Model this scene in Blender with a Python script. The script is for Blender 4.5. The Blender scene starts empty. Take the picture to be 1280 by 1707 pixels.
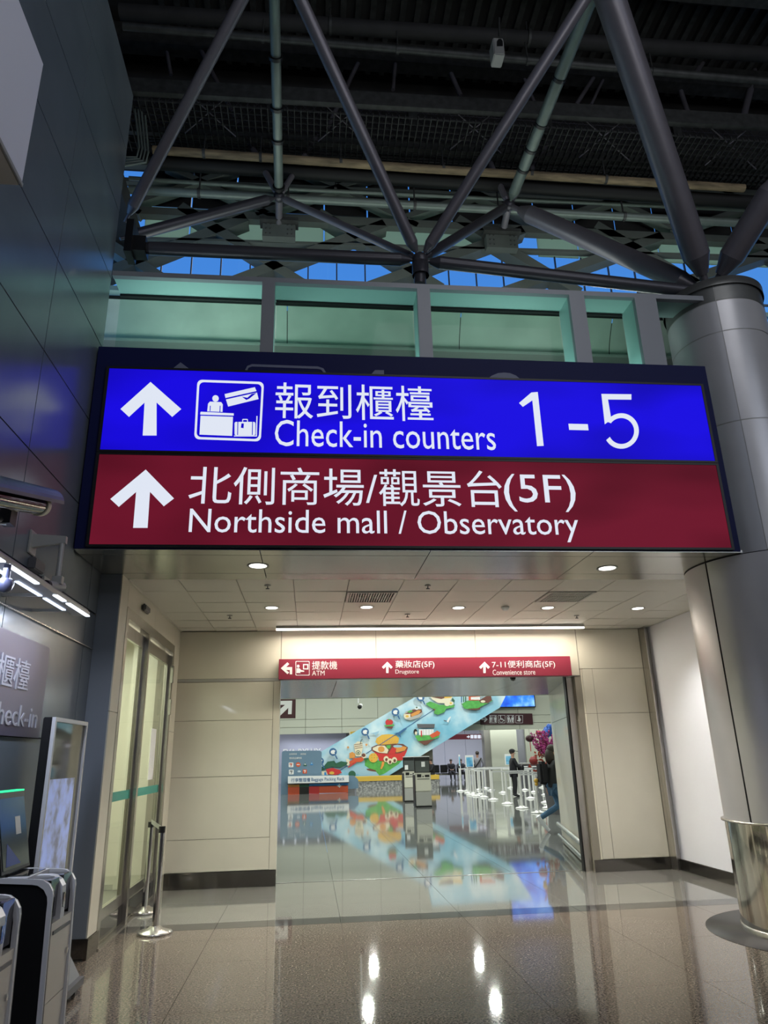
import bpy, bmesh, math, random
import numpy as np
from mathutils import Vector, Matrix
random.seed(4)
SC = bpy.context.scene
COL = SC.collection

# ---------------------------------------------------------------- camera
F = 1184.45
PITCH, ROLL, YAW = [math.radians(a) for a in (18.996, -1.4116, 6.1335)]
CAM = np.array([0, 0, 1.6])
def _rot():
    cy, sy = math.cos(YAW), math.sin(YAW); cp, sp = math.cos(PITCH), math.sin(PITCH); cr, sr = math.cos(ROLL), math.sin(ROLL)
    f = np.array([sy*cp, cy*cp, sp]); r0 = np.array([cy, -sy, 0]); u0 = np.cross(r0, f)
    return np.array([cr*r0+sr*u0, -(-sr*r0+cr*u0), f])
ROT = _rot()
def P(x, y, X=None, Y=None, Z=None):
    """point of the photo's line of sight (x, y) where it meets a world plane"""
    d = ROT.T @ np.array([(x-640)/F, (y-853.5)/F, 1.0])
    if X is not None: t = (X-CAM[0])/d[0]
    elif Y is not None: t = (Y-CAM[1])/d[1]
    else: t = (Z-CAM[2])/d[2]
    return tuple(float(v) for v in CAM+t*d)
cd = bpy.data.cameras.new('camera'); cam = bpy.data.objects.new('camera', cd); COL.objects.link(cam)
cd.sensor_fit = 'HORIZONTAL'; cd.sensor_width = 36; cd.lens = F/1280*36; cd.clip_start = 0.05; cd.clip_end = 400
m = Matrix.Identity(4)
for i in range(3):
    m[i][0] = ROT[0][i]; m[i][1] = -ROT[1][i]; m[i][2] = -ROT[2][i]; m[i][3] = CAM[i]
cam.matrix_world = m
SC.camera = cam

# ---------------------------------------------------------------- sky, sun, lamps, exposure
SC.view_settings.view_transform = 'Standard'; SC.view_settings.look = 'None'
SC.view_settings.gamma = 1; SC.view_settings.use_curve_mapping = False
SC.view_settings.exposure = 0.0
w = bpy.data.worlds.new('sky'); SC.world = w; w.use_nodes = True
nt = w.node_tree; bg = nt.nodes['Background']
tc = nt.nodes.new('ShaderNodeTexCoord'); sep = nt.nodes.new('ShaderNodeSeparateXYZ'); rmp = nt.nodes.new('ShaderNodeValToRGB')
nt.links.new(tc.outputs['Generated'], sep.inputs[0]); nt.links.new(sep.outputs['Z'], rmp.inputs[0]); nt.links.new(rmp.outputs[0], bg.inputs[0])
rmp.color_ramp.elements[0].position = 0.0; rmp.color_ramp.elements[0].color = (0.16, 0.42, 0.85, 1)
rmp.color_ramp.elements[1].position = 0.9; rmp.color_ramp.elements[1].color = (0.018, 0.17, 0.66, 1)
bg.inputs[1].default_value = 1.0

def lamp(name, typ, loc, power, color=(1, 1, 1), size=1.0, size_y=None, rot=(0, 0, 0), spot=None, blend=0.6, spec=1.0):
    l = bpy.data.lights.new(name, typ); l.energy = power; l.color = color
    if typ == 'AREA':
        l.size = size
        if size_y: l.shape = 'RECTANGLE'; l.size_y = size_y
    elif typ == 'SUN': l.angle = size
    else: l.shadow_soft_size = size
    if spot: l.spot_size = spot; l.spot_blend = blend
    l.specular_factor = spec
    o = bpy.data.objects.new(name, l); o.location = loc; o.rotation_euler = rot; COL.objects.link(o)
    return o
R90 = math.pi/2
lamp('sun', 'SUN', (0, 30, 30), 5.0, (1, 0.95, 0.85), 0.01, rot=(math.radians(-38), math.radians(22), 0))
# far concourse ceiling lamps
for lx in (-3, 2, 7, 12):
    for ly in (18, 25, 32, 38):
        lamp('hall_area_light', 'AREA', (lx+(ly-29)*.12, ly, 7.6), 240, (0.95, 1.0, 0.93), .32)
lamp('hall_area_light', 'AREA', (10, 50.5, 3.9), 620, (0.88, 0.92, 1.0), 8, 3)
lamp('hall_area_light', 'AREA', (12.5, 45.0, 3.9), 150, (0.95, 1.0, 0.93), 7, .5, rot=(math.radians(40), 0, 0))  # unseen light added to brighten the front of the piers
lamp('hall_area_light', 'AREA', (-1.5, 50, 3.9), 200, (0.85, 0.9, 1.0), 5, 2)
lamp('side_room_lamp', 'AREA', (-3.4, 9.0, 3.3), 140, (1, 1, 0.88), 1.5, 2.5)
# entrance hall: unseen fill lights added behind the camera for its walls and roof
lamp('hall_side_fill', 'AREA', (9, -7, 8.5), 215, (0.8, 0.86, 1.0), 8, 5, rot=(math.radians(62), 0, math.radians(38)))
lamp('hall_top_fill', 'AREA', (4, -2, 11.5), 200, (0.95, 0.95, 1.0), 5, 5)
lamp('hall_up_fill', 'AREA', (4, -3, 5.5), 190, (0.95, 0.97, 1.0), 6, 3, rot=(math.radians(160), 0, 0))
lamp('lattice_fill', 'AREA', (2, 7.9, 7.5), 35, (0.9, 1.0, 0.92), 8, .6, rot=(math.radians(190), 0, 0))  # unseen upward fill added to brighten the skylight lattice

# ---------------------------------------------------------------- materials
def mat(name, col, rough=0.5, metal=0.0, noise=0.0, nscale=6.0, bump=0.0, bscale=60.0, coat=0.0, spec=0.5, emit=None, es=1.0, stretch=None):
    mt = bpy.data.materials.new(name); mt.use_nodes = True; t = mt.node_tree; b = t.nodes['Principled BSDF']
    b.inputs['Base Color'].default_value = (*col, 1); b.inputs['Roughness'].default_value = rough; b.inputs['Metallic'].default_value = metal
    b.inputs['Coat Weight'].default_value = coat; b.inputs['Specular IOR Level'].default_value = spec
    if emit: b.inputs['Emission Color'].default_value = (*emit, 1); b.inputs['Emission Strength'].default_value = es
    c = t.nodes.new('ShaderNodeTexCoord'); mp = t.nodes.new('ShaderNodeMapping')
    t.links.new(c.outputs['Object'], mp.inputs[0])
    if stretch: mp.inputs['Scale'].default_value = stretch
    if noise:
        n = t.nodes.new('ShaderNodeTexNoise'); n.inputs['Scale'].default_value = nscale; n.inputs['Detail'].default_value = 5
        t.links.new(mp.outputs[0], n.inputs['Vector'])
        r = t.nodes.new('ShaderNodeMapRange'); r.inputs['From Min'].default_value = .3; r.inputs['From Max'].default_value = .7
        r.inputs['To Min'].default_value = 1-noise; r.inputs['To Max'].default_value = 1+noise
        t.links.new(n.outputs['Fac'], r.inputs['Value'])
        mx = t.nodes.new('ShaderNodeVectorMath'); mx.operation = 'SCALE'; mx.inputs[0].default_value = col
        t.links.new(r.outputs[0], mx.inputs['Scale']); t.links.new(mx.outputs[0], b.inputs['Base Color'])
    if bump:
        n = t.nodes.new('ShaderNodeTexNoise'); n.inputs['Scale'].default_value = bscale
        t.links.new(mp.outputs[0], n.inputs['Vector'])
        bp = t.nodes.new('ShaderNodeBump'); bp.inputs['Strength'].default_value = bump; bp.inputs['Distance'].default_value = 0.01
        t.links.new(n.outputs['Fac'], bp.inputs['Height']); t.links.new(bp.outputs[0], b.inputs['Normal'])
    return mt
def granite(name, dark, light, rough=0.07, big=0.1, scale=90):
    mt = bpy.data.materials.new(name); mt.use_nodes = True; t = mt.node_tree; b = t.nodes['Principled BSDF']
    c = t.nodes.new('ShaderNodeTexCoord')
    n = t.nodes.new('ShaderNodeTexNoise'); n.inputs['Scale'].default_value = scale; n.inputs['Detail'].default_value = 4; n.inputs['Roughness'].default_value = .7
    n2 = t.nodes.new('ShaderNodeTexNoise'); n2.inputs['Scale'].default_value = 1.3
    t.links.new(c.outputs['Object'], n.inputs['Vector']); t.links.new(c.outputs['Object'], n2.inputs['Vector'])
    r = t.nodes.new('ShaderNodeValToRGB'); r.color_ramp.elements[0].position = .43; r.color_ramp.elements[1].position = .60
    r.color_ramp.elements[0].color = (*dark, 1); r.color_ramp.elements[1].color = (*light, 1)
    t.links.new(n.outputs['Fac'], r.inputs[0])
    mr = t.nodes.new('ShaderNodeMapRange'); mr.inputs['To Min'].default_value = 1-big; mr.inputs['To Max'].default_value = 1+big
    t.links.new(n2.outputs['Fac'], mr.inputs['Value'])
    mx = t.nodes.new('ShaderNodeVectorMath'); mx.operation = 'SCALE'
    t.links.new(r.outputs[0], mx.inputs[0]); t.links.new(mr.outputs[0], mx.inputs['Scale']); t.links.new(mx.outputs[0], b.inputs['Base Color'])
    b.inputs['Roughness'].default_value = rough; b.inputs['IOR'].default_value = 1.55
    return mt
def glass(name, tint, mixg=0.12):
    mt = bpy.data.materials.new(name); mt.use_nodes = True; t = mt.node_tree
    for n in list(t.nodes):
        if n.type != 'OUTPUT_MATERIAL': t.nodes.remove(n)
    out = [n for n in t.nodes][0]
    tr = t.nodes.new('ShaderNodeBsdfTransparent'); tr.inputs[0].default_value = (*tint, 1)
    gl = t.nodes.new('ShaderNodeBsdfGlossy'); gl.inputs['Roughness'].default_value = 0.02
    fr = t.nodes.new('ShaderNodeFresnel'); fr.inputs[0].default_value = 1.2
    ge = t.nodes.new('ShaderNodeNewGeometry'); iv = t.nodes.new('ShaderNodeMath'); iv.operation = 'SUBTRACT'; iv.inputs[0].default_value = 1; ml = t.nodes.new('ShaderNodeMath'); ml.operation = 'MULTIPLY'
    t.links.new(ge.outputs['Backfacing'], iv.inputs[1]); t.links.new(fr.outputs[0], ml.inputs[0]); t.links.new(iv.outputs[0], ml.inputs[1])
    mx = t.nodes.new('ShaderNodeMixShader')
    t.links.new(ml.outputs[0], mx.inputs[0]); t.links.new(tr.outputs[0], mx.inputs[1]); t.links.new(gl.outputs[0], mx.inputs[2]); t.links.new(mx.outputs[0], out.inputs[0])
    return mt
def emis(name, col, s=1.0):
    return mat(name, (0.02, 0.02, 0.02), 0.4, emit=col, es=s, spec=0.2)
def lightbox(name, col, s, scale=0.75):
    """backlit panel: tubes behind it leave softly uneven brightness"""
    mt = emis(name, col, s); t = mt.node_tree; b = t.nodes['Principled BSDF']; b.inputs['Specular IOR Level'].default_value = .05; b.inputs['Base Color'].default_value = (.004, .004, .006, 1)
    c = t.nodes.new('ShaderNodeTexCoord'); mp = t.nodes.new('ShaderNodeMapping'); mp.inputs['Scale'].default_value = (1.0, 1, 2.4)
    n = t.nodes.new('ShaderNodeTexNoise'); n.inputs['Scale'].default_value = scale; n.inputs['Detail'].default_value = 1
    r = t.nodes.new('ShaderNodeMapRange'); r.inputs['From Min'].default_value = .3; r.inputs['From Max'].default_value = .6
    r.inputs['To Min'].default_value = s*.66; r.inputs['To Max'].default_value = s*1.08
    t.links.new(c.outputs['Object'], mp.inputs[0]); t.links.new(mp.outputs[0], n.inputs[0]); t.links.new(n.outputs['Fac'], r.inputs['Value']); t.links.new(r.outputs[0], b.inputs['Emission Strength'])
    return mt

M = dict(
 panel=mat('blue_grey_metal_panel', (0.155, 0.182, 0.208), 0.24, 0.15, noise=.06, nscale=2, bump=.02, bscale=2.5),
 panel_edge=mat('black_joint', (0.006, 0.006, 0.008), 0.7),
 dim_wall=mat('dim_grey_green_wall', (0.10, 0.125, 0.125), 0.6),
 bulb=mat('blue_grey_plastic', (0.10, 0.11, 0.20), 0.4),
 lacquer=mat('dark_red_lacquer', (0.22, 0.02, 0.02), 0.4),
 inlay=mat('dark_honed_stone', (0.035, 0.035, 0.037), 0.35, spec=.15),
 corner=mat('satin_grey_blue_corner', (0.22, 0.25, 0.29), 0.4),
 skirt=mat('dark_polished_skirting', (0.16, 0.15, 0.14), 0.08, 0.9, bump=.1, bscale=6),
 dark=mat('dark_recess', (0.01, 0.01, 0.011), 0.8),
 roof=mat('dark_roof_deck', (0.030, 0.029, 0.029), 0.75, 0.2, noise=.25, nscale=3),
 rib=mat('dark_galvanised_steel', (0.062, 0.064, 0.062), 0.55, 0.5, noise=.3, nscale=9),
 tube=mat('grey_painted_steel_tube', (0.155, 0.145, 0.165), 0.38, 0.35, noise=.05),
 tube_dark=mat('charcoal_painted_tube', (0.06, 0.058, 0.07), 0.35, 0.35),
 tube_green=mat('green_grey_pipe', (0.155, 0.19, 0.17), 0.42, 0.3, noise=.1),
 black_pipe=mat('black_insulated_pipe', (0.004, 0.004, 0.004), 0.7),
 rusty=mat('yellowed_pipe_wrap', (0.22, 0.165, 0.095), 0.7, noise=.5, nscale=3, stretch=(1, 6, 6)),
 lattice=mat('grey_green_steel_beam', (0.12, 0.135, 0.122), 0.5, 0.2, noise=.06),
 lattice_b=mat('pale_steel_flange', (0.35, 0.38, 0.34), 0.4, 0.3),
 teal_frame=mat('pale_metal_frame', (0.27, 0.285, 0.31), 0.45, 0.3),
 reveal=mat('teal_lit_reveal', (0.36, 0.56, 0.52), 0.45, 0.1),  # teal light on the window reveals put into their colour
 cove=mat('pale_plaster', (0.5, 0.55, 0.48), 0.8, noise=.12, nscale=2.5),
 beige=mat('cream_wall_panel', (0.60, 0.575, 0.485), 0.38, noise=.03, nscale=2, coat=.15),
 beige_d=mat('cream_panel_backing', (0.24, 0.22, 0.18), 0.7),
 tile=mat('white_ceiling_tile', (0.60, 0.58, 0.52), 0.42, bump=.1, bscale=2.5),
 tgrid=mat('grey_ceiling_grid', (0.20, 0.19, 0.17), 0.7),
 soffit=mat('brushed_soffit_panel', (0.38, 0.38, 0.35), 0.2, 0.75, bump=.05, bscale=3, noise=.1, nscale=1.2, stretch=(3, 1, 1)),
 steel=mat('brushed_stainless_steel', (0.52, 0.50, 0.47), 0.27, 0.95, noise=.12, nscale=5, stretch=(6, 6, .4)),
 mirror=mat('polished_stainless_steel', (0.60, 0.58, 0.54), 0.07, 1.0, bump=.06, bscale=5),
 chrome=mat('polished_chrome', (0.75, 0.75, 0.75), 0.12, 1.0),
 chrome_w=mat('pale_steel_post', (0.80, 0.80, 0.78), 0.35, 0.4),
 column=mat('brushed_column_cladding', (0.58, 0.58, 0.60), 0.33, 0.35, noise=.05, nscale=2, bump=.015, bscale=2),
 column_d=mat('dull_column_band', (0.17, 0.175, 0.17), 0.4, 0.6, noise=.15, nscale=3),
 white=mat('white_painted_panel', (0.84, 0.86, 0.93), 0.4, coat=.2),
 navy=mat('navy_sign_box', (0.010, 0.014, 0.075), 0.5, spec=.15),
 black=mat('black_plastic', (0.006, 0.006, 0.007), 0.4),
 black_g=mat('black_gloss', (0.012, 0.012, 0.014), 0.06, coat=.5),
 blue_e=lightbox('blue_backlit_panel', (0.009, 0.003, 0.70), 1.0),
 red_e=lightbox('red_backlit_panel', (0.140, 0.0075, 0.022), 1.0),
 white_e=emis('white_backlit_letter', (0.74, 0.79, 0.90), 1.0),
 white_d=mat('grey_blue_print', (0.16, 0.18, 0.27), 0.5),
 led=emis('white_led', (0.8, 0.88, 1.0), 3.2),
 led_blue=emis('cool_led_strip', (0.62, 0.72, 1.0), 2.2),
 green_led=emis('green_led', (0.02, 0.8, 0.3), 1.6),
 lens=emis('lit_lamp_lens', (1.0, 0.97, 0.9), 3.0),
 tube_e=emis('lit_light_tube', (1.0, 0.93, 0.8), 5.5),
 red_p=mat('wine_red_sign', (0.22, 0.022, 0.045), 0.4),
 maroon=mat('dark_maroon_sign', (0.055, 0.012, 0.018), 0.4),
 maroon_e=emis('lit_maroon_sign', (0.08, 0.003, 0.012), 1.0),
 print_w=mat('white_print', (0.75, 0.76, 0.76), 0.5),
 print_e=emis('lit_white_symbol', (0.75, 0.8, 0.9), 1.0),
 floor=granite('brown_granite', (0.060, 0.049, 0.041), (0.24, 0.20, 0.165), 0.045, scale=62),
 floor_l=granite('pale_granite', (0.13, 0.13, 0.12), (0.24, 0.235, 0.215), 0.045, scale=90),
 floor_d=granite('dark_granite', (0.035, 0.034, 0.035), (0.075, 0.072, 0.07), 0.06, scale=70),
 floor_f=granite('grey_polished_stone', (0.13, 0.138, 0.13), (0.19, 0.195, 0.185), 0.05, scale=30),
 grout=mat('floor_joint', (0.03, 0.028, 0.026), 0.5),
 kiosk=mat('satin_silver_cabinet', (0.66, 0.63, 0.56), 0.33, 0.25),
 kiosk_w=mat('silver_white_rim', (0.66, 0.66, 0.68), 0.3, 0.2),
 kiosk_f=mat('cream_white_cabinet', (0.62, 0.61, 0.52), 0.4),
 grey_p=mat('mid_grey_plastic', (0.10, 0.10, 0.11), 0.4),
 grey_l=mat('light_grey_paint', (0.42, 0.42, 0.40), 0.4, 0.2),
 purple=mat('purple_grey_sign', (0.095, 0.085, 0.12), 0.35),
 print_g=mat('pale_grey_print', (0.33, 0.33, 0.37), 0.5),
 wall_far=mat('far_cream_wall', (0.56, 0.58, 0.49), 0.6),
 lilac=mat('lilac_grey_wall', (0.36, 0.365, 0.42), 0.6),
 grey_w=mat('warm_grey_wall', (0.24, 0.235, 0.215), 0.6),
 rack=mat('slate_blue_panel', (0.13, 0.22, 0.31), 0.5),
 yellow=mat('yellow_band', (0.62, 0.40, 0.05), 0.5),
 speck=granite('speckled_grey_stone', (0.15, 0.15, 0.15), (0.42, 0.42, 0.40), 0.3, scale=9),
 orange=mat('orange_print', (0.65, 0.28, 0.06), 0.5), red=mat('red_print', (0.55, 0.03, 0.03), 0.5),
 brightorange=mat('vermilion_print', (0.60, 0.09, 0.03), 0.5),
 green=mat('leaf_green_print', (0.08, 0.36, 0.07), 0.5, noise=.2), dgreen=mat('dark_green_print', (0.02, 0.11, 0.06), 0.5),
 brown=mat('brown_print', (0.14, 0.05, 0.035), 0.5), cream=mat('cream_print', (0.72, 0.66, 0.5), 0.5),
 gold=mat('golden_print', (0.70, 0.42, 0.06), 0.5), ring=mat('blue_ring_print', (0.03, 0.12, 0.28), 0.5),
 blue=mat('bright_blue_print', (0.03, 0.22, 0.55), 0.5), pale=mat('pale_blue_print', (0.3, 0.5, 0.65), 0.5),
 skin=mat('skin', (0.42, 0.24, 0.17), 0.6), cloth_b=mat('black_cloth', (0.012, 0.012, 0.016), 0.9), cloth_g=mat('grey_cloth', (0.20, 0.20, 0.23), 0.9),
 cloth_d=mat('charcoal_cloth', (0.03, 0.032, 0.036), 0.9), jeans=mat('blue_denim', (0.07, 0.15, 0.26), 0.9, noise=.2), hair=mat('dark_hair', (0.03, 0.02, 0.016), 0.6),
 magenta=mat('magenta_blossom', (0.32, 0.03, 0.17), 0.7), redleaf=mat('red_gold_foliage', (0.42, 0.06, 0.03), 0.7, noise=.4, nscale=20),
 balloon=mat('blue_foil', (0.03, 0.10, 0.40), 0.3, .4),
 glass=glass('clear_door_glass', (0.90, 0.94, 0.88)), teal_glass=glass('green_tinted_glass', (0.85, 0.95, 0.91)),
 sky_glass=glass('skylight_glass', (0.95, 0.98, 1.0)), teal_band=mat('teal_safety_band', (0.05, 0.30, 0.24), 0.5),
 screen=mat('dark_screen', (0.02, 0.03, 0.032), 0.12), screen_g=mat('grey_blank_screen', (0.07, 0.08, 0.08), 0.3),
)
# frosted skylight infill: daylight comes through it
fg = bpy.data.materials.new('frosted_skylight_panel'); fg.use_nodes = True; t = fg.node_tree; b = t.nodes['Principled BSDF']
tl = t.nodes.new('ShaderNodeBsdfTranslucent'); tl.inputs[0].default_value = (0.62, 0.78, 0.66, 1); mxs = t.nodes.new('ShaderNodeMixShader'); mxs.inputs[0].default_value = .5
b.inputs['Base Color'].default_value = (0.10, 0.13, 0.12, 1); b.inputs['Roughness'].default_value = .3
t.links.new(b.outputs[0], mxs.inputs[1]); t.links.new(tl.outputs[0], mxs.inputs[2]); t.links.new(mxs.outputs[0], t.nodes['Material Output'].inputs[0]); M['frost'] = fg
# mural background and TV picture: flat printed / shown images
def cloudy(name, c1, c2, c3, scale, em=0):
    mt = bpy.data.materials.new(name); mt.use_nodes = True; t = mt.node_tree; b = t.nodes['Principled BSDF']
    c = t.nodes.new('ShaderNodeTexCoord'); n = t.nodes.new('ShaderNodeTexNoise'); n.inputs['Scale'].default_value = scale; n.inputs['Detail'].default_value = 6
    r = t.nodes.new('ShaderNodeValToRGB'); e = r.color_ramp.elements; e[0].position = .36; e[0].color = (*c1, 1); e[1].position = .66; e[1].color = (*c3, 1)
    k = e.new(.5); k.color = (*c2, 1)
    t.links.new(c.outputs['Object'], n.inputs[0]); t.links.new(n.outputs['Fac'], r.inputs[0]); t.links.new(r.outputs[0], b.inputs['Base Color']); b.inputs['Roughness'].default_value = .5
    if em: t.links.new(r.outputs[0], b.inputs['Emission Color']); b.inputs['Emission Strength'].default_value = em; b.inputs['Base Color'].default_value = (0, 0, 0, 1)
    return mt
M['mural'] = cloudy('mural_sky_print', (0.18, 0.46, 0.62), (0.30, 0.56, 0.70), (0.66, 0.78, 0.82), .55)
M['tv'] = cloudy('screen_picture', (0.005, 0.05, 0.42), (0.02, 0.16, 0.75), (0.25, 0.5, 0.95), 1.1, 1.3)
M['advert'] = cloudy('totem_reflection_glass', (0.16, 0.16, 0.14), (0.18, 0.18, 0.155), (0.2, 0.2, 0.175), 1)
M['advert'].node_tree.nodes['Principled BSDF'].inputs['Roughness'].default_value = 0.04
M['advert'].node_tree.nodes['Principled BSDF'].inputs['Metallic'].default_value = 0.2
M['totem_glow'] = cloudy('pale_blue_glow', (0.16, 0.17, 0.22), (0.26, 0.31, 0.50), (0.30, 0.38, 0.72), 7, .55)
M['poster'] = cloudy('blue_notice_print', (0.05, 0.22, 0.5), (0.10, 0.38, 0.62), (0.3, 0.6, 0.8), 4)

# ---------------------------------------------------------------- builders
WL = {}
def thing(name, label, cat, loc=(0, 0, 0), group=None, rz=0):
    o = bpy.data.objects.new(name, None); o.empty_display_size = .1; COL.objects.link(o); o.location = loc; o.rotation_euler = (0, 0, rz)
    o['label'] = label; o['category'] = cat
    if group: o['group'] = group
    WL[o.name] = Vector(loc)
    return o
def struct(o): o['kind'] = 'structure'; return o
def sroot(name, loc=(0, 0, 0)):
    o = bpy.data.objects.new(name, None); o.empty_display_size = .1; COL.objects.link(o); o.location = loc; o['kind'] = 'structure'; WL[o.name] = Vector(loc); return o
def off(parent):
    v = Vector((0, 0, 0))
    while parent is not None: v += WL.get(parent.name, Vector((0, 0, 0))); parent = parent.parent
    return v
class B:
    def __init__(s): s.v = []; s.f = []; s.smooth = []
    def add(s, vs, fs, sm=False):
        n = len(s.v); s.v += [tuple(v) for v in vs]; s.f += [tuple(i+n for i in f) for f in fs]; s.smooth += [sm]*len(fs); return s
    def box(s, x0, x1, y0, y1, z0, z1, ch=0):
        x0, x1 = sorted((x0, x1)); y0, y1 = sorted((y0, y1)); z0, z1 = sorted((z0, z1))
        if ch <= 0:
            vs = [(x, y, z) for z in (z0, z1) for y in (y0, y1) for x in (x0, x1)]
            return s.add(vs, [(0, 2, 3, 1), (4, 5, 7, 6), (0, 1, 5, 4), (2, 6, 7, 3), (0, 4, 6, 2), (1, 3, 7, 5)])
        bm = bmesh.new(); bmesh.ops.create_cube(bm, size=1)
        for v in bm.verts: v.co = Vector(((x0+x1)/2+v.co.x*(x1-x0), (y0+y1)/2+v.co.y*(y1-y0), (z0+z1)/2+v.co.z*(z1-z0)))
        bmesh.ops.bevel(bm, geom=bm.edges[:], offset=ch, segments=2, affect='EDGES'); bm.verts.index_update()
        s.add([v.co[:] for v in bm.verts], [[v.index for v in f.verts] for f in bm.faces]); bm.free(); return s
    def tube(s, pts, r, n=12, r2=None, caps=True):
        pts = [Vector(p) for p in pts]; rings = []; prev = None
        for i, p in enumerate(pts):
            d = (pts[min(i+1, len(pts)-1)]-pts[max(i-1, 0)]).normalized()
            if prev is None: a = Vector((0, 0, 1)) if abs(d.z) < .9 else Vector((1, 0, 0)); u = d.cross(a).normalized()
            else: u = (prev-d*prev.dot(d)).normalized()
            prev = u; v = d.cross(u); rr = r if r2 is None else r+(r2-r)*i/(len(pts)-1)
            rings.append([p+(u*math.cos(2*math.pi*k/n)+v*math.sin(2*math.pi*k/n))*rr for k in range(n)])
        vs = [q for g in rings for q in g]; fs = []
        for i in range(len(rings)-1):
            for k in range(n): a = i*n+k; b_ = i*n+(k+1) % n; fs.append((a, b_, b_+n, a+n))
        s.add(vs, fs, True)
        if caps: s.add(rings[0], [tuple(range(n-1, -1, -1))]); s.add(rings[-1], [tuple(range(n))])
        return s
    def lathe(s, prof, c=(0, 0, 0), n=24, a0=0, a1=2*math.pi):
        full = abs(a1-a0-2*math.pi) < 1e-6; nn = n if full else n+1; vs = []
        for r, z in prof:
            for k in range(nn): a = a0+(a1-a0)*k/n; vs.append((c[0]+r*math.cos(a), c[1]+r*math.sin(a), c[2]+z))
        fs = []
        for i in range(len(prof)-1):
            for k in range(n):
                k2 = (k+1) % nn if full else k+1
                fs.append((i*nn+k, i*nn+k2, (i+1)*nn+k2, (i+1)*nn+k))
        return s.add(vs, fs, True)
    def ball(s, c, r, n=12, sc=(1, 1, 1)):
        vs = []; fs = []; h = n//2
        for i in range(h+1):
            th = math.pi*i/h
            for k in range(n): a = 2*math.pi*k/n; vs.append((c[0]+r*sc[0]*math.sin(th)*math.cos(a), c[1]+r*sc[1]*math.sin(th)*math.sin(a), c[2]+r*sc[2]*math.cos(th)))
        for i in range(h):
            for k in range(n): fs.append((i*n+k, (i+1)*n+k, (i+1)*n+(k+1) % n, i*n+(k+1) % n))
        return s.add(vs, fs, True)
    def prism(s, poly, ext):
        """poly: 3D points in a plane; ext: vector"""
        poly = [Vector(p) for p in poly]; e = Vector(ext); n = len(poly)
        nrm = Vector((0, 0, 0))
        for i in range(n): nrm += poly[i].cross(poly[(i+1) % n])
        if nrm.dot(e) > 0: poly = poly[::-1]
        return s.add(poly+[p+e for p in poly], [tuple(range(n))]+[tuple(range(2*n-1, n-1, -1))]+[((i+1) % n, i, i+n, (i+1) % n+n) for i in range(n)])
    def build(s, name, mt, parent=None, label=None):
        me = bpy.data.meshes.new(name); d = off(parent)
        me.from_pydata([tuple(Vector(v)-d) for v in s.v], [], s.f)
        me.polygons.foreach_set('use_smooth', s.smooth); me.update()
        me.materials.append(M[mt] if isinstance(mt, str) else mt)
        o = bpy.data.objects.new(name, me); COL.objects.link(o)
        if parent is not None: o.parent = parent
        if label: o['label'] = label
        return o
def tag(o, label, cat, group=None):
    o['label'] = label; o['category'] = cat
    if group: o['group'] = group
    return o
def bx(name, mt, parent, *a, ch=0, label=None): return B().box(*a, ch=ch).build(name, mt, parent, label)
def pxpoly(pts, Y, th=.01, tf=None):
    """a flat shape on the plane Y, raised towards the viewer by th"""
    q = [P(*(tf(p) if tf else p), Y=Y) for p in pts]
    return q, (0, -th, 0)
def plate(name, mt, parent, pts, Y, th=.01, tf=None, label=None):
    q, e = pxpoly(pts, Y, th, tf); return B().prism(q, e).build(name, mt, parent, label)
def ring2(pts_o, pts_i):  # not used for concave
    pass
def oval(cx, cy, rx, ry, n=20, a0=0, a1=2*math.pi): return [(cx+rx*math.cos(a0+(a1-a0)*i/n), cy+ry*math.sin(a0+(a1-a0)*i/n)) for i in range(n if abs(a1-a0) > 6.28 else n+1)]
def rrect(x0, y0, x1, y1, r, n=4):
    o = []
    for cx, cy, a in ((x1-r, y0+r, -90), (x1-r, y1-r, 0), (x0+r, y1-r, 90), (x0+r, y0+r, 180)):
        for i in range(n+1): t_ = math.radians(a+90*i/n); o.append((cx+r*math.cos(t_), cy+r*math.sin(t_)))
    return o
def frame_loop(b_, pts, w_, th, conv):
    """outline stroke: pts 2D closed, w_ width inward, conv 2D->3D, th vector"""
    cx = sum(p[0] for p in pts)/len(pts); cy = sum(p[1] for p in pts)/len(pts)
    xs = [p[0] for p in pts]; ys = [p[1] for p in pts]; W_ = (max(xs)-min(xs)); H_ = (max(ys)-min(ys))
    inn = [(cx+(p[0]-cx)*(1-2*w_/W_), cy+(p[1]-cy)*(1-2*w_/H_)) for p in pts]
    n = len(pts); e = Vector(th)
    o = [Vector(conv(p)) for p in pts]; i_ = [Vector(conv(p)) for p in inn]
    vs = o+i_+[v+e for v in o]+[v+e for v in i_]; fs = []
    for k in range(n):
        j = (k+1) % n
        fs += [(2*n+k, 2*n+j, 3*n+j, 3*n+k), (k, j, 2*n+j, 2*n+k), (n+j, n+k, 3*n+k, 3*n+j)]
    b_.add(vs, fs)
FONT_CACHE = {}
def text_mesh(s, bold=0):
    k = (s, bold)
    if k in FONT_CACHE: return FONT_CACHE[k]
    cu = bpy.data.curves.new('t', 'FONT'); cu.body = s; cu.extrude = .02; cu.offset = bold; cu.resolution_u = 3
    o = bpy.data.objects.new('t', cu); COL.objects.link(o)
    dg = bpy.context.evaluated_depsgraph_get(); me = bpy.data.meshes.new_from_object(o.evaluated_get(dg))
    v = [tuple(p.co) for p in me.vertices]; f = [tuple(p.vertices) for p in me.polygons]
    bpy.data.objects.remove(o); bpy.data.curves.remove(cu); bpy.data.meshes.remove(me)
    FONT_CACHE[k] = (v, f); return v, f
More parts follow.
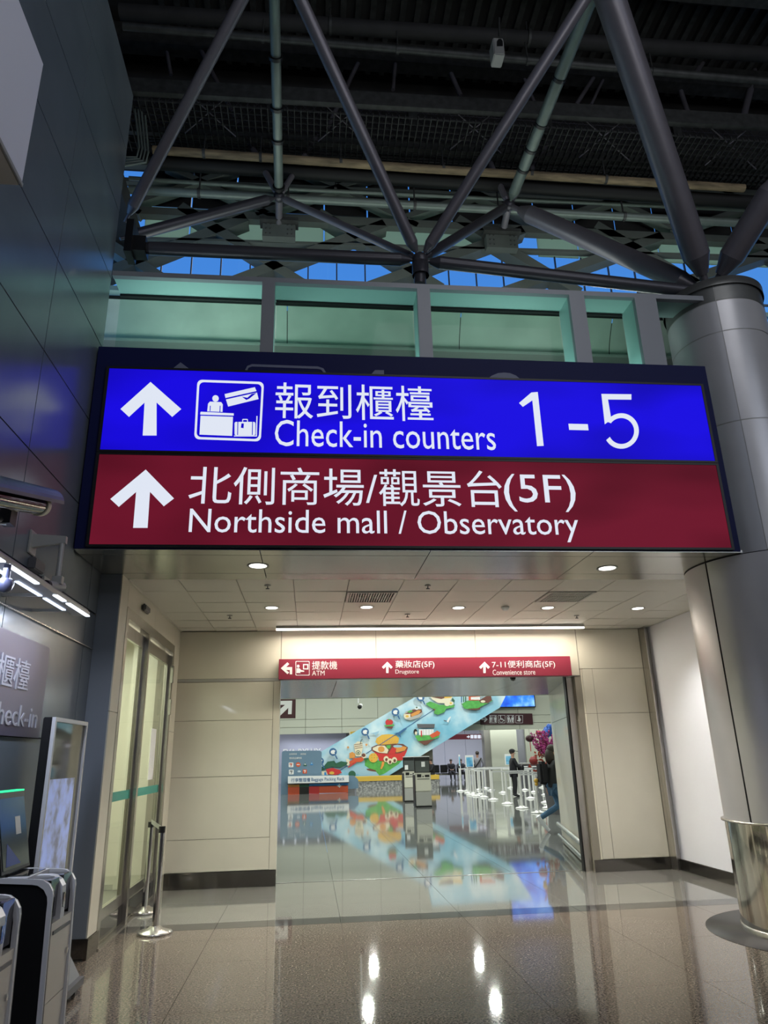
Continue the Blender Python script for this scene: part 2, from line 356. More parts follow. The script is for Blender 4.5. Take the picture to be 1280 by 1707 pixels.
def text(name, s, mt, parent, a0, a1, z0, z1, plane, axis='Y', th=.006, bold=0, skew=0):
    """lettering fitted to a rectangle. axis 'Y': wall facing -Y, runs along X; 'X': wall facing +X, runs along Y"""
    v, f = text_mesh(s, bold); xs = [p[0] for p in v]; ys = [p[1] for p in v]; zs = [p[2] for p in v]
    x0, x1, y0, y1 = min(xs), max(xs), min(ys), max(ys); zm, zM = min(zs), max(zs); out = []
    for p in v:
        a = a0+(p[0]-x0)/(x1-x0)*(a1-a0); z = z0+(p[1]-y0)/(y1-y0)*(z1-z0); d = (p[2]-zm)/(zM-zm)*th
        out.append((a, plane-d, z) if axis == 'Y' else (plane+d, a, z))
    return B().add(out, f).build(name, mt, parent)

# ================================================================ STRUCTURE
XL = -2.12
# ---- floor
fl = sroot('floor')
bx('screed', 'grout', fl, -6, 14, -12, 14.2, -.2, -.014)
TS = 1.27
ys = [8.26-TS*k for k in range(15, -1, -1)]
k0 = -5
for iy in range(len(ys)-1):
    near = ys[iy+1] > 1.5
    if near:
        for ix in range(-3, 9):
            bx('granite_slab', 'floor', fl, .34+TS*ix+.002, .34+TS*(ix+1)-.002, ys[iy]+.002, ys[iy+1]-.002, -.014, 0)
bx('granite_paving', 'floor', fl, -6, 14, -12, ys[[i for i in range(len(ys)) if ys[i] > 1.5][0]-1]-.002, -.014, 0)
for ix in range(-3, 9):
    bx('granite_slab', 'floor_d', fl, .34+TS*ix+.002, .34+TS*(ix+1)-.002, 8.264, 8.55, -.014, 0, label='dark inlay strip slab')
    for (a, b_) in ((8.554, 9.75), (9.754, 10.90)):
        bx('granite_slab', 'floor_l', fl, .34+TS*ix+.002, .34+TS*(ix+1)-.002, a, b_, -.014, 0, label='pale granite slab')
bx('threshold_track', 'steel', fl, -2, 5, 10.905, 10.94, -.014, .003, label='steel threshold strip')
yy = 10.945
while yy < 60:
    st = 1.8 if yy < 24 else 60-yy
    for ix in range(-4, 12):
        if yy < 24 or ix == -4:
            x0 = .34+TS*ix if yy < 24 else -14; x1 = x0+TS if yy < 24 else 32
            if yy < 24 and ix > 7: continue
            bx('stone_slab', 'floor_f', fl, x0+.002, x1-.002, yy, yy+st-.004, -.014, 0, label='grey polished slab')
    yy += st
bx('stone_paving', 'floor_f', fl, -14, .34-4*TS-.004, 14.3, 24-.0, -.014, 0)
bx('stone_paving', 'floor_f', fl, .34+8*TS, 32, 11, 24-.0, -.014, 0)
ring = B().lathe([(0.0, .0), (1.12, 0.0), (1.12, .002), (0, .002)], (4.8, 6.9, 0.001), 64).build('round_inlay', 'inlay', fl, 'dark round inlay around the column')

# ---- left wall of blue-grey metal panels
wl = sroot('wall_left')
bx('wall_backing', 'panel_edge', wl, -2.5, XL-.022, -12, 6.5, 0, 8.95)
bx('wall_backing', 'panel_edge', wl, -2.5, XL-.022, 6.5, 7.25, 0, 3.5)
zr = [.2, 1.0, 1.8, 2.655, 3.0, 3.85, 4.70, 5.565, 6.41, 7.27, 8.12, 8.95]
G = .006
for i in range(len(zr)-1):
    g = G if i != 3 else .012
    cols = [(-12, -2.25), (-2.25, -.4), (-.4, 1.45), (1.45, 3.30), (3.30, 5.13), (5.13, 6.5)]
    if zr[i] < 3.4: cols[-1] = (5.13, 6.95); cols.append((6.95, 7.25))
    for (a, b_) in cols:
        if zr[i] > 7.2 and b_ < 5: continue
        bx('wall_panel', 'panel', wl, XL-.02, XL, a+G, b_-G, zr[i]+G, zr[i+1]-g)
bx('skirting', 'black_g', wl, XL-.01, XL+.012, -12, 7.25, 0, .17)
bx('ledge', 'steel', wl, XL-.01, XL+.022, -6, 7.2, 2.646, 2.655)

# ---- hall enclosure (behind and beside the camera)
wb = struct(bx('wall_back', 'panel', None, -2.5, 14, -12.3, -12, 0, 12.6))
wr = struct(bx('wall_right', 'grey_l', None, 14, 14.3, -12, 8.8, 0, 12.6))
wf = sroot('wall_front')
bx('wall_panel', 'column_d', wf, 5.9, 14, 6.5, 6.8, 0, 6.5)
bx('wall_panel', 'dark', wf, -2.45, 14, 6.85, 7.1, 3.62, 5.5)

# ---- roof deck, dark, with ribs
rf = sroot('ceiling')
bx('roof_deck', 'roof', rf, -8, 14.3, -12.3, 8.9, 12.6, 12.8)
bx('roof_upstand', 'roof', rf, -8, 14.3, 8.9, 9.1, 10.35, 12.8)
bx('roof_upstand', 'roof', rf, -8.2, -8, -12.3, 9.1, 8.9, 12.8)
bx('roof_deck', 'roof', rf, -8, -2.5, -12.3, 9.1, 8.6, 8.9)
rb = B()
for i in range(70):
    x = -2.4+i*.23; rb.box(x, x+.09, -2, 8.9, 12.5, 12.6)
o = rb.build('deck_ribs', 'rib', rf); o['kind'] = 'stuff'
for yb in (2.0, 3.6, 5.2, 6.8, 8.3):
    bx('roof_beam', 'rib', rf, -8, 14.2, yb, yb+.22, 12.1, 12.5)

# ---- clerestory band above the sign
def glaz(px): return P(px, 530, Y=6.5)[0]
ZT = 6.515
cl = wf
bx('head_rail', 'teal_frame', cl, -2.115, 4.5, 6.5, 6.56, 6.455, ZT)
bx('head_soffit', 'reveal', cl, -2.115, 4.5, 6.56, 6.88, 6.47, 6.50, label='teal-lit underside of the window head')
mull = [(-.554, -.419), (1.124, 1.266), (2.846, 3.022), (3.612, 3.868)]
for i, (a, b_) in enumerate(mull):
    bx('mullion', 'teal_frame', cl, a, b_, 6.5, 6.56, 5.50, 6.455)
    bx('mullion_reveal', 'reveal', cl, a+.01, b_-.01, 6.56, 6.86, 5.50, 6.47, label='teal-lit side of the mullion')
edges = [-2.115]+[v for m_ in mull for v in m_]
for i in range(4):
    a, b_ = edges[2*i], edges[2*i+1]
    wn = sroot('window_%d' % (i+1), (a, 6.84, 5.5))
    bx('pane', 'teal_glass', wn, a+.005, b_-.005, 6.84, 6.85, 5.5, 6.46)
    bx('window_frame', 'dark', wn, a, b_, 6.83, 6.86, 6.44, 6.465)
lamp('reveal_fill', 'AREA', (.9, 6.72, 5.52), 16, (0.6, 1.0, 0.93), 5.6, .12, rot=(math.pi, 0, 0))  # unseen upward light added behind the sign to brighten the reveals
# room behind the clerestory: coved soffit, ledge, lower wall panels
cr = sroot('wall_mezzanine')
for i, (a, b_) in enumerate(((-3, -.35), (-.34, 1.95), (1.96, 4.05), (4.06, 6))):
    cp = B(); prof = []
    for k in range(7): t_ = k/6; prof.append((7.95+.25*math.sin(t_*1.57), 7.18-.5*t_))
    vs = [(x, y, z) for x in (a, b_) for (y, z) in prof]; cp.add(vs, [(k, k+1, k+8, k+7) for k in range(6)], True)
    cp.build('cove_panel', 'cove', cr)
bx('ledge', 'lattice_b', cr, -3, 6, 8.02, 8.35, 6.62, 6.66)
bx('curtain_rail', 'dark', cr, -3, 6, 7.93, 7.96, 7.18, 7.22)
for k in range(9): bx('wall_panel', 'dim_wall', cr, -3+k*1.0+.01, -3+(k+1)*1.0-.01, 8.2, 8.22, 5.4, 6.615)
bx('wall_backing', 'dark', cr, -3, 6, 8.23, 8.5, 5.2, 7.3)
B().prism([(-3, 6.9, 6.56), (-3, 8.0, 7.27), (-3, 8.0, 7.32), (-3, 6.9, 6.62)], (9, 0, 0)).build('top_slab', 'reveal', cr)
bx('floor_slab', 'dark', cr, -3, 6, 7.1, 8.5, 5.3, 5.4)
lamp('cove_fill', 'AREA', (-1.3, 7.0, 5.6), 17, (0.88, 1.0, 0.97), 1.3, .3, rot=(math.radians(134), 0, 0))  # unseen pair of lights added low behind the glass to brighten the cove
lamp('cove_fill', 'AREA', (2.75, 7.0, 5.6), 11, (0.88, 1.0, 0.97), 1.9, .3, rot=(math.radians(134), 0, 0))

# ---- skylight lattice beyond
YS = 8.55
sk = sroot('skylight')
def beam(p, q, wz, d, mt='lattice', name='beam', y=YS):
    """box beam in the plane y from pixel p to pixel q, wz thick, d deep"""
    a = Vector(P(*p, Y=y)); c = Vector(P(*q, Y=y)); t_ = (c-a).normalized(); n_ = Vector((t_.z, 0, -t_.x))*wz/2
    B().prism([a+n_, c+n_, c-n_, a-n_], (0, d, 0)).build(name, mt, sk)
zc = [P(640, y, Y=YS)[2] for y in (478, 412, 372, 330, 275)]
# horizontals
beam((195, 348), (1290, 402), .13, .12); beam((195, 395), (1290, 428), .04, .1); beam((195, 268), (1290, 322), .1, .1); beam((195, 298), (1290, 345), .07, .1)
# diagonals: two rows of crossing members
for k in range(-1, 7):
    x = 205+k*118*2*.98
    beam((x-60, 478+(x-640)*.03), (x+205, 372+(x-440)*.045), .15, .22)      # rising to the right
    beam((x+300, 478+(x-400)*.03), (x+95, 362+(x-640)*.045), .15, .22)     # rising to the left
    beam((x-10, 365+(x-640)*.045), (x+190, 290+(x-440)*.045), .09, .15)
    beam((x+260, 375+(x-440)*.045), (x+70, 292+(x-640)*.045), .09, .15)
for k in range(20):
    x = -2.2+k*.42
    bx('glazing_bar', 'tube_dark', sk, x, x+.018, YS+.22, YS+.25, 6.5, 8.84)
bx('glazing_rail', 'teal_frame', sk, -2.4, 8, YS+.22, YS+.25, 8.10, 8.13)
for k in range(8): bx('pane', 'sky_glass', sk, -2.4+k*1.3+.005, -2.4+(k+1)*1.3-.005, YS+.26, YS+.27, 6.5, 8.84)
for k in range(16):
    a = -2.5+k*.66
    if k == 8: continue
    bx('frosted_pane', 'frost', sk, a+.01, a+.65, YS+.25, YS+.27, 8.86, 9.42)
for k in range(16):
    a = -2.5+k*.66
    bx('frosted_pane', 'roof', sk, a+.01, a+.65, YS+.25, YS+.27, 9.44, 9.94, label='dark pane of the upper row')
    bx('frosted_pane', 'roof', sk, a+.01, a+.65, YS+.25, YS+.27, 9.96, 10.5, label='dark pane of the upper row')

# ---- soffit under the sign
so = sroot('ceiling_entrance')
ye = [6.33, 6.50, 6.62, 7.05, 7.46]
ye = [6.33, 6.5, 7.2, 7.46]
xe = [-2.11, -.47, 1.11, 2.69, 4.21]
bx('soffit_backing', 'dark', so, -2.11, 4.19, 6.46, 7.46, 3.44, 3.6)
for a, b_ in zip(ye[:-1], ye[1:]):
    for c, d in zip(xe[:-1], xe[1:]): bx('soffit_panel', 'soffit', so, c+.004, d-.004, a+.004, b_-.004, 3.41, 3.435)
bx('ceiling_backing', 'dark', so, -4.9, 6.0, 7.46, 10.8, 3.45, 3.6)
tx = [-2.0+.6036*0-0.0]
X0 = -1.99
nx = 13
tys = [7.46, 8.045, 8.645, 9.25, 9.83, 10.40, 10.70]
rnd = random.Random(7)
for iy in range(6):
    for ix in range(nx):
        a = X0+ix*.6; b_ = a+.6
        if a > 5.3: continue
        t1, t2 = rnd.uniform(-.004, .004), rnd.uniform(-.004, .004)
        y0_, y1_ = tys[iy]+.004, tys[iy+1]-.004; z = 3.412
        vent = (iy == 1 and ix in (4, 8))
        if vent: continue
        vs = [(a+.004, y0_, z+t1), (b_-.004, y0_, z+t2), (b_-.004, y1_, z-t1), (a+.004, y1_, z-t2)]
        B().prism(vs, (0, 0, .02)).build('ceiling_tile', 'tile', so)
gr = B()
for ix in range(nx+1): gr.box(X0+ix*.6-.008, X0+ix*.6+.008, 7.46, 10.7, 3.424, 3.45)
for y in tys: gr.box(X0, 5.3, y-.008, y+.008, 3.424, 3.45)
gr.build('ceiling_grid', 'tgrid', so)
bx('corner_strip', 'tile', so, -2.0, -1.88, 7.46, 10.7, 3.405, 3.43)
for ix, nm in ((4, 'left'), (8, 'right')):
    a = X0+ix*.6
    v = thing('ceiling_vent', 'slotted ceiling air vent above the %s' % ('small camera and lights, left of the two' if nm == 'left' else 'right half of the doorway, right of the two'), 'vent', (a+.3, 8.34, 3.41), 'ceiling air vents')
    fr = B(); fr.box(a+.01, a+.59, 8.06, 8.09, 3.40, 3.43).box(a+.01, a+.59, 8.60, 8.63, 3.40, 3.43).box(a+.01, a+.04, 8.09, 8.6, 3.40, 3.43).box(a+.56, a+.59, 8.09, 8.6, 3.40, 3.43); fr.box(a+.04, a+.56, 8.335, 8.355, 3.403, 3.43)
    fr.build('vent_frame', 'grey_l', v)
    bx('backing', 'black', v, a+.04, a+.56, 8.09, 8.6, 3.43, 3.435)
    for k in range(17): bx('slat', 'grey_l', v, a+.05+k*.03, a+.05+k*.03+.014, 8.09, 8.6, 3.403, 3.428)

# ---- corridor left wall with glass door
XC = -1.90
cw = sroot('wall_corridor_left')
bx('corner_panel', 'corner', cw, XL-.0, XC-.012, 7.25, 7.262, .17, 3.41, label='blue-grey front face of the corner')
bx('corner_core', 'beige_d', cw, XL-.3, XC-.012, 7.262, 7.5, 0, 3.44)
bx('wall_panel', 'beige', cw, XC-.012, XC, 7.252, 7.54, .17, 2.07); bx('wall_panel', 'beige', cw, XC-.012, XC, 7.252, 7.54, 2.076, 3.41)
bx('wall_panel', 'beige', cw, XC-.012, XC, 7.546, 8.9, 3.14, 3.405); bx('wall_panel', 'beige', cw, XC-.012, XC, 8.906, 10.3, 3.14, 3.405)
bx('wall_panel', 'beige', cw, XC-.012, XC, 10.306, 10.7, .2, 1.99); bx('wall_panel', 'beige', cw, XC-.012, XC, 10.306, 10.7, 1.996, 3.405)
bx('lintel_core', 'beige_d', cw, XC-.25, XC-.014, 7.5, 10.7, 3.1, 3.44)
bx('skirting', 'skirt', cw, XC-.02, XC+.01, 7.25, 7.6, 0, .165)
bx('skirting', 'skirt', cw, XL, XC+.005, 7.235, 7.25, .02, .17)
dr = sroot('door_1', (XC, 7.6, 0))
f_ = B(); f_.box(XC-.1, XC+.005, 7.545, 7.64, 0, 3.14).box(XC-.1, XC+.005, 7.64, 10.2, 3.03, 3.14).box(XC-.1, XC+.005, 10.2, 10.3, 0, 3.14)
f_.build('door_frame', 'steel', dr)
for k, (a, b_) in enumerate(((7.66, 8.62), (8.70, 10.18))):
    lf = B(); xo = XC-.06
    lf.box(xo-.02, xo+.02, a, a+.07, .03, 3.0).box(xo-.02, xo+.02, b_-.07, b_, .03, 3.0).box(xo-.02, xo+.02, a+.07, b_-.07, 2.86, 3.0).box(xo-.02, xo+.02, a+.07, b_-.07, .03, .30)
    l_ = lf.build('door_leaf', 'steel', dr)
    bx('glass', 'glass', l_, xo-.005, xo+.005, a+.07, b_-.07, .30, 2.86)
    bx('safety_band', 'teal_band', l_, xo+.006, xo+.008, a+.07, b_-.07, 1.235, 1.325)
    bx('bottom_rail', 'black_g', l_, xo+.02, xo+.028, a, b_, .03, .2)
bx('centre_post', 'steel', dr, XC-.1, XC+.01, 8.62, 8.70, 0, 3.03)
bx('notice', 'print_w', dr, XC-.05, XC-.048, 9.45, 9.75, 1.4, 2.0, label='small white notice taped to the glass')
bx('hinge', 'chrome', dr, XC, XC+.03, 10.16, 10.22, 2.62, 2.85); bx('hinge', 'chrome', dr, XC, XC+.03, 10.16, 10.22, 2.2, 2.4)
bx('floor_track', 'steel', dr, XC-.06, XC+.02, 7.6, 10.3, 0, .012)
# room behind the glass door
sr = sroot('wall_side_room')
for k in range(4):
    for z0, z1 in ((.2, .8), (.806, 1.99), (1.996, 2.7), (2.706, 3.42)):
        bx('wall_panel', 'beige', sr, -4.7, -4.68, 7.5+k*1.2+.004, 7.5+(k+1)*1.2-.004, z0, z1)
bx('wall_backing', 'beige_d', sr, -4.9, -4.7, 7.3, 12.3, 0, 3.45)
bx('wall_panel', 'beige', sr, -4.7, -2.15, 11.4, 11.42, 0, 3.45); bx('wall_panel', 'beige', sr, -4.7, -2.42, 7.48, 7.5, 0, 3.45)
bx('door_pull', 'black', sr, -4.68, -4.66, 8.1, 8.2, 1.9, 1.94)
bx('room_ceiling', 'tile', sr, -4.7, -2.0, 7.5, 11.4, 3.4, 3.44)

# ---- portal wall with the doorway
pw = sroot('wall_portal')
YP = 10.70
OX0, OX1, OZ = -.43, 3.93, 2.70
bx('wall_core', 'beige_d', pw, -2.2, OX0-.02, YP+.016, YP+.22, 0, 3.45)
bx('wall_core', 'beige_d', pw, OX0-.02, OX1+.1, YP+.016, YP+.22, OZ+.02, 3.45)
bx('wall_core', 'beige_d', pw, OX1+.08, 5.5, YP+.016, YP+.22, 0, 3.45)
zj = [.2, .60, 1.39, 2.14, 2.69, 3.405]
for z0, z1 in ((.2, .60), (.60, 1.39), (1.39, 2.14), (2.14, 2.675), (2.72, 3.405)):
    bx('wall_panel', 'beige', pw, -1.9, -.53 if z1 < 3 else OX0-.004, YP, YP+.015, z0+.003, z1-.003)
bx('shadow_gap', 'grey_l', pw, -1.9, OX0, YP+.003, YP+.015, 2.68, 2.72)
bx('jamb_panel', 'beige', pw, -.524, OX0, YP, YP+.015, .2, 2.675)
bx('jamb_panel', 'beige', pw, OX0-.01, OX0, YP+.016, YP+.22, 0.1, OZ)
for k, (a, b_) in enumerate(((OX0, .98), (.98, 2.5), (2.5, 4.09))):
    bx('wall_panel', 'beige', pw, a+.003, b_-.003, YP, YP+.015, OZ+.005, 3.405)
bx('lintel_underside', 'soffit', pw, OX0, OX1+.1, YP, YP+.22, OZ-.012, OZ+.004)
for z0, z1 in ((.16, 2.14), (2.14, 2.80)):
    bx('wall_panel', 'beige', pw, 4.13, 4.29, YP, YP+.015, z0+.003, z1-.003)
    bx('wall_panel', 'beige', pw, 4.296, 5.11, YP, YP+.015, z0+.003, z1-.003)
bx('wall_panel', 'beige', pw, 4.10, 5.11, YP, YP+.015, 2.803, 3.405)
for z0, z1 in ((.16, 2.14), (2.146, 2.80), (2.806, 3.4)):
    B().prism([(4.0, YP+.12, z0), (4.125, YP, z0), (4.127, YP+.02, z0), (4.0, YP+.15, z0)], (0, 0, z1-z0)).build('chamfer_panel', 'beige', pw)
bx('jamb_strip', 'steel', pw, 3.90, 4.0, YP+.09, YP+.2, 0, OZ, label='brushed steel jamb')
bx('jamb_seal', 'black', pw, 3.885, 3.90, YP+.11, YP+.2, 0, OZ)
bx('pilaster', 'steel', pw, 5.115, 5.23, YP-.1, YP+.1, 0, 3.41, label='tall brushed steel pilaster')
bx('pilaster', 'steel', pw, 5.115, 5.13, YP-.2, YP-.1, 0, 3.41, label='steel edge fin')
bx('skirting', 'skirt', pw, -1.9, OX0, YP-.012, YP, .0, .195, label='polished steel skirting left of the doorway')
bx('skirting', 'skirt', pw, 4.0, 5.11, YP-.012, YP, .0, .155, label='polished steel skirting right of the doorway')
# white wall on the right, coming forward to the column
wr2 = sroot('wall_corridor_right')
bx('wall_panel', 'white', wr2, 5.225, 5.245, 7.3, 10.6, .14, 3.41)
bx('wall_core', 'beige_d', wr2, 5.245, 5.5, 6.7, 10.7, 0, 3.45)
bx('skirting', 'skirt', wr2, 5.205, 5.225, 7.0, 10.6, 0, .135)
# passage beyond the doorway
ps = sroot('wall_passage')
q0, q1 = Vector((4.0, 10.92, 0)), Vector((4.72, 14.15, 0)); dv = (q1-q0).normalized(); nv = Vector((-dv.y, dv.x, 0))
def slab(name, mt, t0, t1, z0, z1, th=.02, out=0, label=None):
    a = q0+dv*t0+nv*out; c = q0+dv*t1+nv*out
    return B().prism([(a.x, a.y, z0), (c.x, c.y, z0), (c.x-nv.x*th, c.y-nv.y*th, z0), (a.x-nv.x*th, a.y-nv.y*th, z0)], (0, 0, z1-z0)).build(name, mt, ps, label)
LL = (q1-q0).length
for t0, t1 in ((.0, 1.2), (1.206, 2.7), (2.706, LL)):
    for z0, z1 in ((.02, 2.14), (2.146, 2.7)): slab('wall_panel', 'beige', t0, t1, z0, z1)
slab('wall_core', 'beige_d', 0, LL, 0, 2.9, .3, -.025)
slab('latch_plate', 'steel', .25, .33, 1.1, 1.35, .02, .012, 'small steel latch plate')
hr = B(); a = q0+dv*.05+nv*.05; c = q0+dv*LL+nv*.05
hr.tube([(a.x, a.y, .33), (c.x, c.y, .33)], .04); hr.build('bumper_rail', 'steel', ps, 'brushed steel bumper rail')
hr = B(); hr.tube([(a.x, a.y, .14), (c.x, c.y, .14)], .03); hr.build('bumper_rail', 'steel', ps, 'lower steel bumper rail')
bx('left_wall', 'beige', ps, -2.6, -.75, 10.93, 14.2, 0, 3.45)
sp = sroot('ceiling_passage')
for px_ in (.6, 2.6): lamp('passage_fill', 'AREA', (px_, 12.6, 2.69), 28, (0.97, 1, 0.92), .2, .2)  # unseen small lights added to brighten the passage wall
bx('backing', 'dark', sp, -.74, 4.9, 10.93, 14.2, 2.73, 2.9)
for i in range(1, 5):
    for j in range(4):
        bx('soffit_panel', 'soffit', sp, max(-.74, -2.6+i*1.5+.004), -2.6+(i+1)*1.5-.004, 10.93+j*.82+.003, 10.93+(j+1)*.82-.003, 2.70, 2.725)
fw0 = struct(bx('wall_over_passage', 'wall_far', None, -14, 32, 14.2, 14.4, 2.7, 8))
fw1 = struct(bx('wall_concourse_west', 'wall_far', None, -14, -2.6, 14.2, 14.4, 0, 2.7))
fw2 = struct(bx('wall_concourse_east', 'wall_far', None, 4.9, 32, 14.2, 14.4, 0, 2.7))

# ---- far concourse
fc = struct(bx('ceiling_concourse', 'tile', None, -14, 32, 14.2, 60, 8, 8.2))
fa = sroot('wall_concourse')
YH = 44.0
hz = 3.33
for k in range(15):
    x0 = -11+k*2.15
    bx('wall_panel', 'wall_far', fa, x0+.012, x0+2.14, YH, YH+.1, hz+.03, 3.78); bx('wall_panel', 'wall_far', fa, x0+.012, x0+2.14, YH, YH+.1, 3.80, 5.6)
    bx('wall_panel', 'wall_far', fa, x0+.012, x0+2.14, YH, YH+.1, 5.62, 8)
    bx('wall_panel', 'wall_far', fa, x0+.012, x0+2.14, YH-.12, YH, 2.97, 3.33)
bx('wall_core', 'beige_d', fa, -14, 32, YH+.1, YH+.4, 3.0, 8)
fe = sroot('wall_hall_end')
struct(bx('ceiling_back_hall', 'grey_l', None, -14, 32, YH+.45, 60, 4.0, 4.1))
struct(bx('wall_concourse_left', 'wall_far', None, -14.2, -14, 14.2, 60, 0, 8)); struct(bx('wall_concourse_right', 'wall_far', None, 32, 32.2, 14.2, 60, 0, 8))
for k in range(12): bx('wall_panel', 'lilac', fe, 2+k*1.6+.01, 2+(k+1)*1.6-.01, 55, 55.1, 0, 4)
bx('back_wall', 'grey_w', fe, -14, 4.5, 54, 54.1, 0, 4)
pk = [0]
def pier(mt, x0, x1, y0, y1, h):
    pk[0] += 1; return struct(bx('trim_%d' % pk[0], mt, None, *sorted((x0, x1)), y0, y1, 0, h))
pier('grey_w', P(807.5, 1240, Y=46.1)[0], P(818, 1240, Y=46.1)[0]-.01, 46.1, 46.8, 3.99)
pier('wall_far', P(818, 1240, Y=46)[0], P(862, 1240, Y=46)[0], 46, 47, 3.99)
pier('wall_far', P(876, 1240, Y=47)[0], P(930, 1240, Y=47)[0], 47, 48, 3.2)
pier('lilac', P(862.3, 1240, Y=47.2)[0], P(875.7, 1240, Y=47.2)[0], 47.2, 48, 3.99)
struct(bx('wall_under_stair', 'grey_w', None, 4.0, P(721, 1250, Y=42.6)[0], 42.6, 42.8, 0, 3.3))

# ================================================================ COLUMN
cx, cy = 4.80, 6.90
colm = sroot('column', (cx, cy, 0))
c_ = B(); c_.lathe([(.80, .0), (.80, .935)], (cx, cy, 0), 72); c_.build('polished_base', 'mirror', colm)
B().lathe([(.808, 0), (.808, .05), (.80, .055)], (cx, cy, 0), 72).build('base_ring', 'steel', colm)
B().lathe([(.80, .93), (.83, .935), (.83, .95), (.80, .955)], (cx, cy, 0), 72).build('collar', 'steel', colm)
segs = [(math.radians(a), math.radians(a+118)) for a in (-172, -52, 68)]
for a0, a1 in [(math.radians(x+1), math.radians(x+59.6)) for x in (-166, -106, -46, 14, 74, 134)]:
    B().lathe([(.80, .955), (.80, 3.40)], (cx, cy, 0), 20, a0, a1).build('cladding_panel', 'column', colm)
B().lathe([(.795, .95), (.795, 3.41), (.5, 3.42)], (cx, cy, 0), 60).build('cladding_core', 'panel_edge', colm)
for z0, z1, mt_ in ((3.41, 4.9, 'column'), (4.912, 6.0, 'column'), (6.012, 6.40, 'column'), (6.41, 6.66, 'column_d')):
    for a0, a1 in [(math.radians(x+.4), math.radians(x+89.6)) for x in (-119, -29, 61, 151)]:
        B().lathe([(.537, z0), (.537, z1)], (cx, cy, 0), 20, a0, a1).build('cladding_panel', mt_, colm)
B().lathe([(.533, 3.4), (.533, 6.64)], (cx, cy, 0), 60).build('cladding_core', 'grey_l', colm)
B().lathe([(.56, 6.60), (.56, 6.70), (.30, 6.74), (0, 6.74)], (cx, cy, 0), 60).build('cap', 'column_d', colm)

# ================================================================ OVERHEAD SIGN
YF = 6.3
sg = thing('overhead_sign', 'wide backlit overhead sign, blue check-in band above a red mall and observatory band', 'sign', (1.04, 6.4, 3.42))
bx('sign_box', 'navy', sg, -2.108, 4.19, YF+.03, YF+.155, 3.415, 5.49, ch=.004)
def on(px, y): return P(px, y, Y=YF)
for nm, z0, z1, mt_ in (('light_panel', 4.37, 5.233, 'blue_e'), ('light_panel', 3.45, 4.322, 'red_e')):
    fr = B(); fr.box(-2.0, 4.11, YF, YF+.03, z0-.022, z0).box(-2.0, 4.11, YF, YF+.03, z1, z1+.022).box(-2.0, -1.972, YF, YF+.03, z0, z1).box(4.082, 4.11, YF, YF+.03, z0, z1)
    f_ = fr.build('panel_frame', 'black', sg)
    bx(nm, mt_, sg, -1.972, 4.082, YF+.006, YF+.03, z0, z1, label='blue lit band' if mt_ == 'blue_e' else 'red lit band')
YT = YF+.006
def T(s, x0, y0, x1, y1, bold=0, parent=sg, mt='white_e', Y=YT, th=.004):
    """text whose outline fills photo box x0,y0 - x1,y1"""
    a = P(x0, (y0+y1)/2, Y=Y); b_ = P(x1, (y0+y1)/2, Y=Y); xm = (x0+x1)/2
    zt = P(xm, y0, Y=Y)[2]; zb = P(xm, y1, Y=Y)[2]
    return text('lettering', s, mt, parent, a[0], b_[0], zb, zt, Y, th=th, bold=bold)
def shape(pts, mt='white_e', parent=sg, Y=YT, th=.004, name='symbol', tf=None, label=None): return plate(name, mt, parent, pts, Y, th, tf, label)
T('報到櫃檯', 459, 641, 721, 700); T('Check-in counters', 458, 704, 825, 747)
shape([(437, 207), (478, 172), (500, 170), (520, 352), (498, 353), (482, 198), (450, 220)], tf=lambda p: (650+p[0]/2.032, 570+p[1]/2.032)); T('-', 948, 707, 980, 717); g7 = lambda p: (1000+p[0]/3.535, 550+p[1]/3.535)
shape([(8, 378), (184, 380), (184, 411), (46, 410), (66, 528), (28, 556)], tf=g7)
shape([(125+103*math.cos(math.radians(a)), 596+104*math.sin(math.radians(a))) for a in range(-147, 157, 8)]+[(125+76*math.cos(math.radians(a)), 596+77*math.sin(math.radians(a))) for a in range(153, -148, -8)], tf=g7)
T('北側商場/觀景台', 315, 781, 836, 843); T('(5F)', 840, 791, 959, 853); T('Northside mall / Observatory', 315, 851, 964, 902)
shape([(251, 637), (302, 682), (287, 695), (261, 671), (261, 726), (238, 726), (241, 671), (215, 695), (201, 682)])
shape([(243, 783), (290, 831), (273, 844), (250, 820), (246, 880), (222, 880), (227, 820), (198, 845), (184, 832)])
def outline(pts, w_, mt='white_e', parent=sg, Y=YT, th=.004, tf=None):
    b_ = B(); frame_loop(b_, pts, w_, (0, -th, 0), lambda p: P(*(tf(p) if tf else p), Y=Y)); return b_.build('symbol', mt, parent)
skw = lambda p: (p[0]-(p[1]-634)*.055, p[1]+(p[0]-327)*.035)
outline(rrect(329, 633, 440, 732, 8), 3.6, tf=skw)
g5 = lambda p: (130+p[0]/2.246, 570+p[1]/2.246)
shape([(458, 266), (460, 262), (583, 268), (583, 276), (458, 272)], tf=g5)                                             # counter top
shape([(459, 277), (580, 281), (577, 352), (455, 347)], tf=g5)                                                        # counter
shape(oval(515, 212, 12, 12), tf=g5); shape([(487, 232), (494, 224), (536, 226), (542, 234), (541, 262), (484, 260)], tf=g5)
shape([(549, 196), (662, 170), (668, 184), (552, 210)], tf=g5); shape([(554, 216), (670, 190), (676, 214), (562, 242)], tf=g5)
shape([(614, 206), (634, 210), (650, 196), (668, 192), (640, 214), (630, 218)], mt='blue_e', tf=g5, th=.006)
shape(rrect(586, 300, 664, 350, 6), tf=g5); shape([(668, 278), (672, 278), (670, 354), (584, 354), (584, 351), (666, 351)], tf=g5)
outline(rrect(615, 289, 636, 304, 3), 3, tf=g5)
for xx in (597, 652): shape([(xx, 300), (xx+3, 300), (xx+2, 349), (xx-1, 349)], mt='blue_e', tf=g5, th=.006)
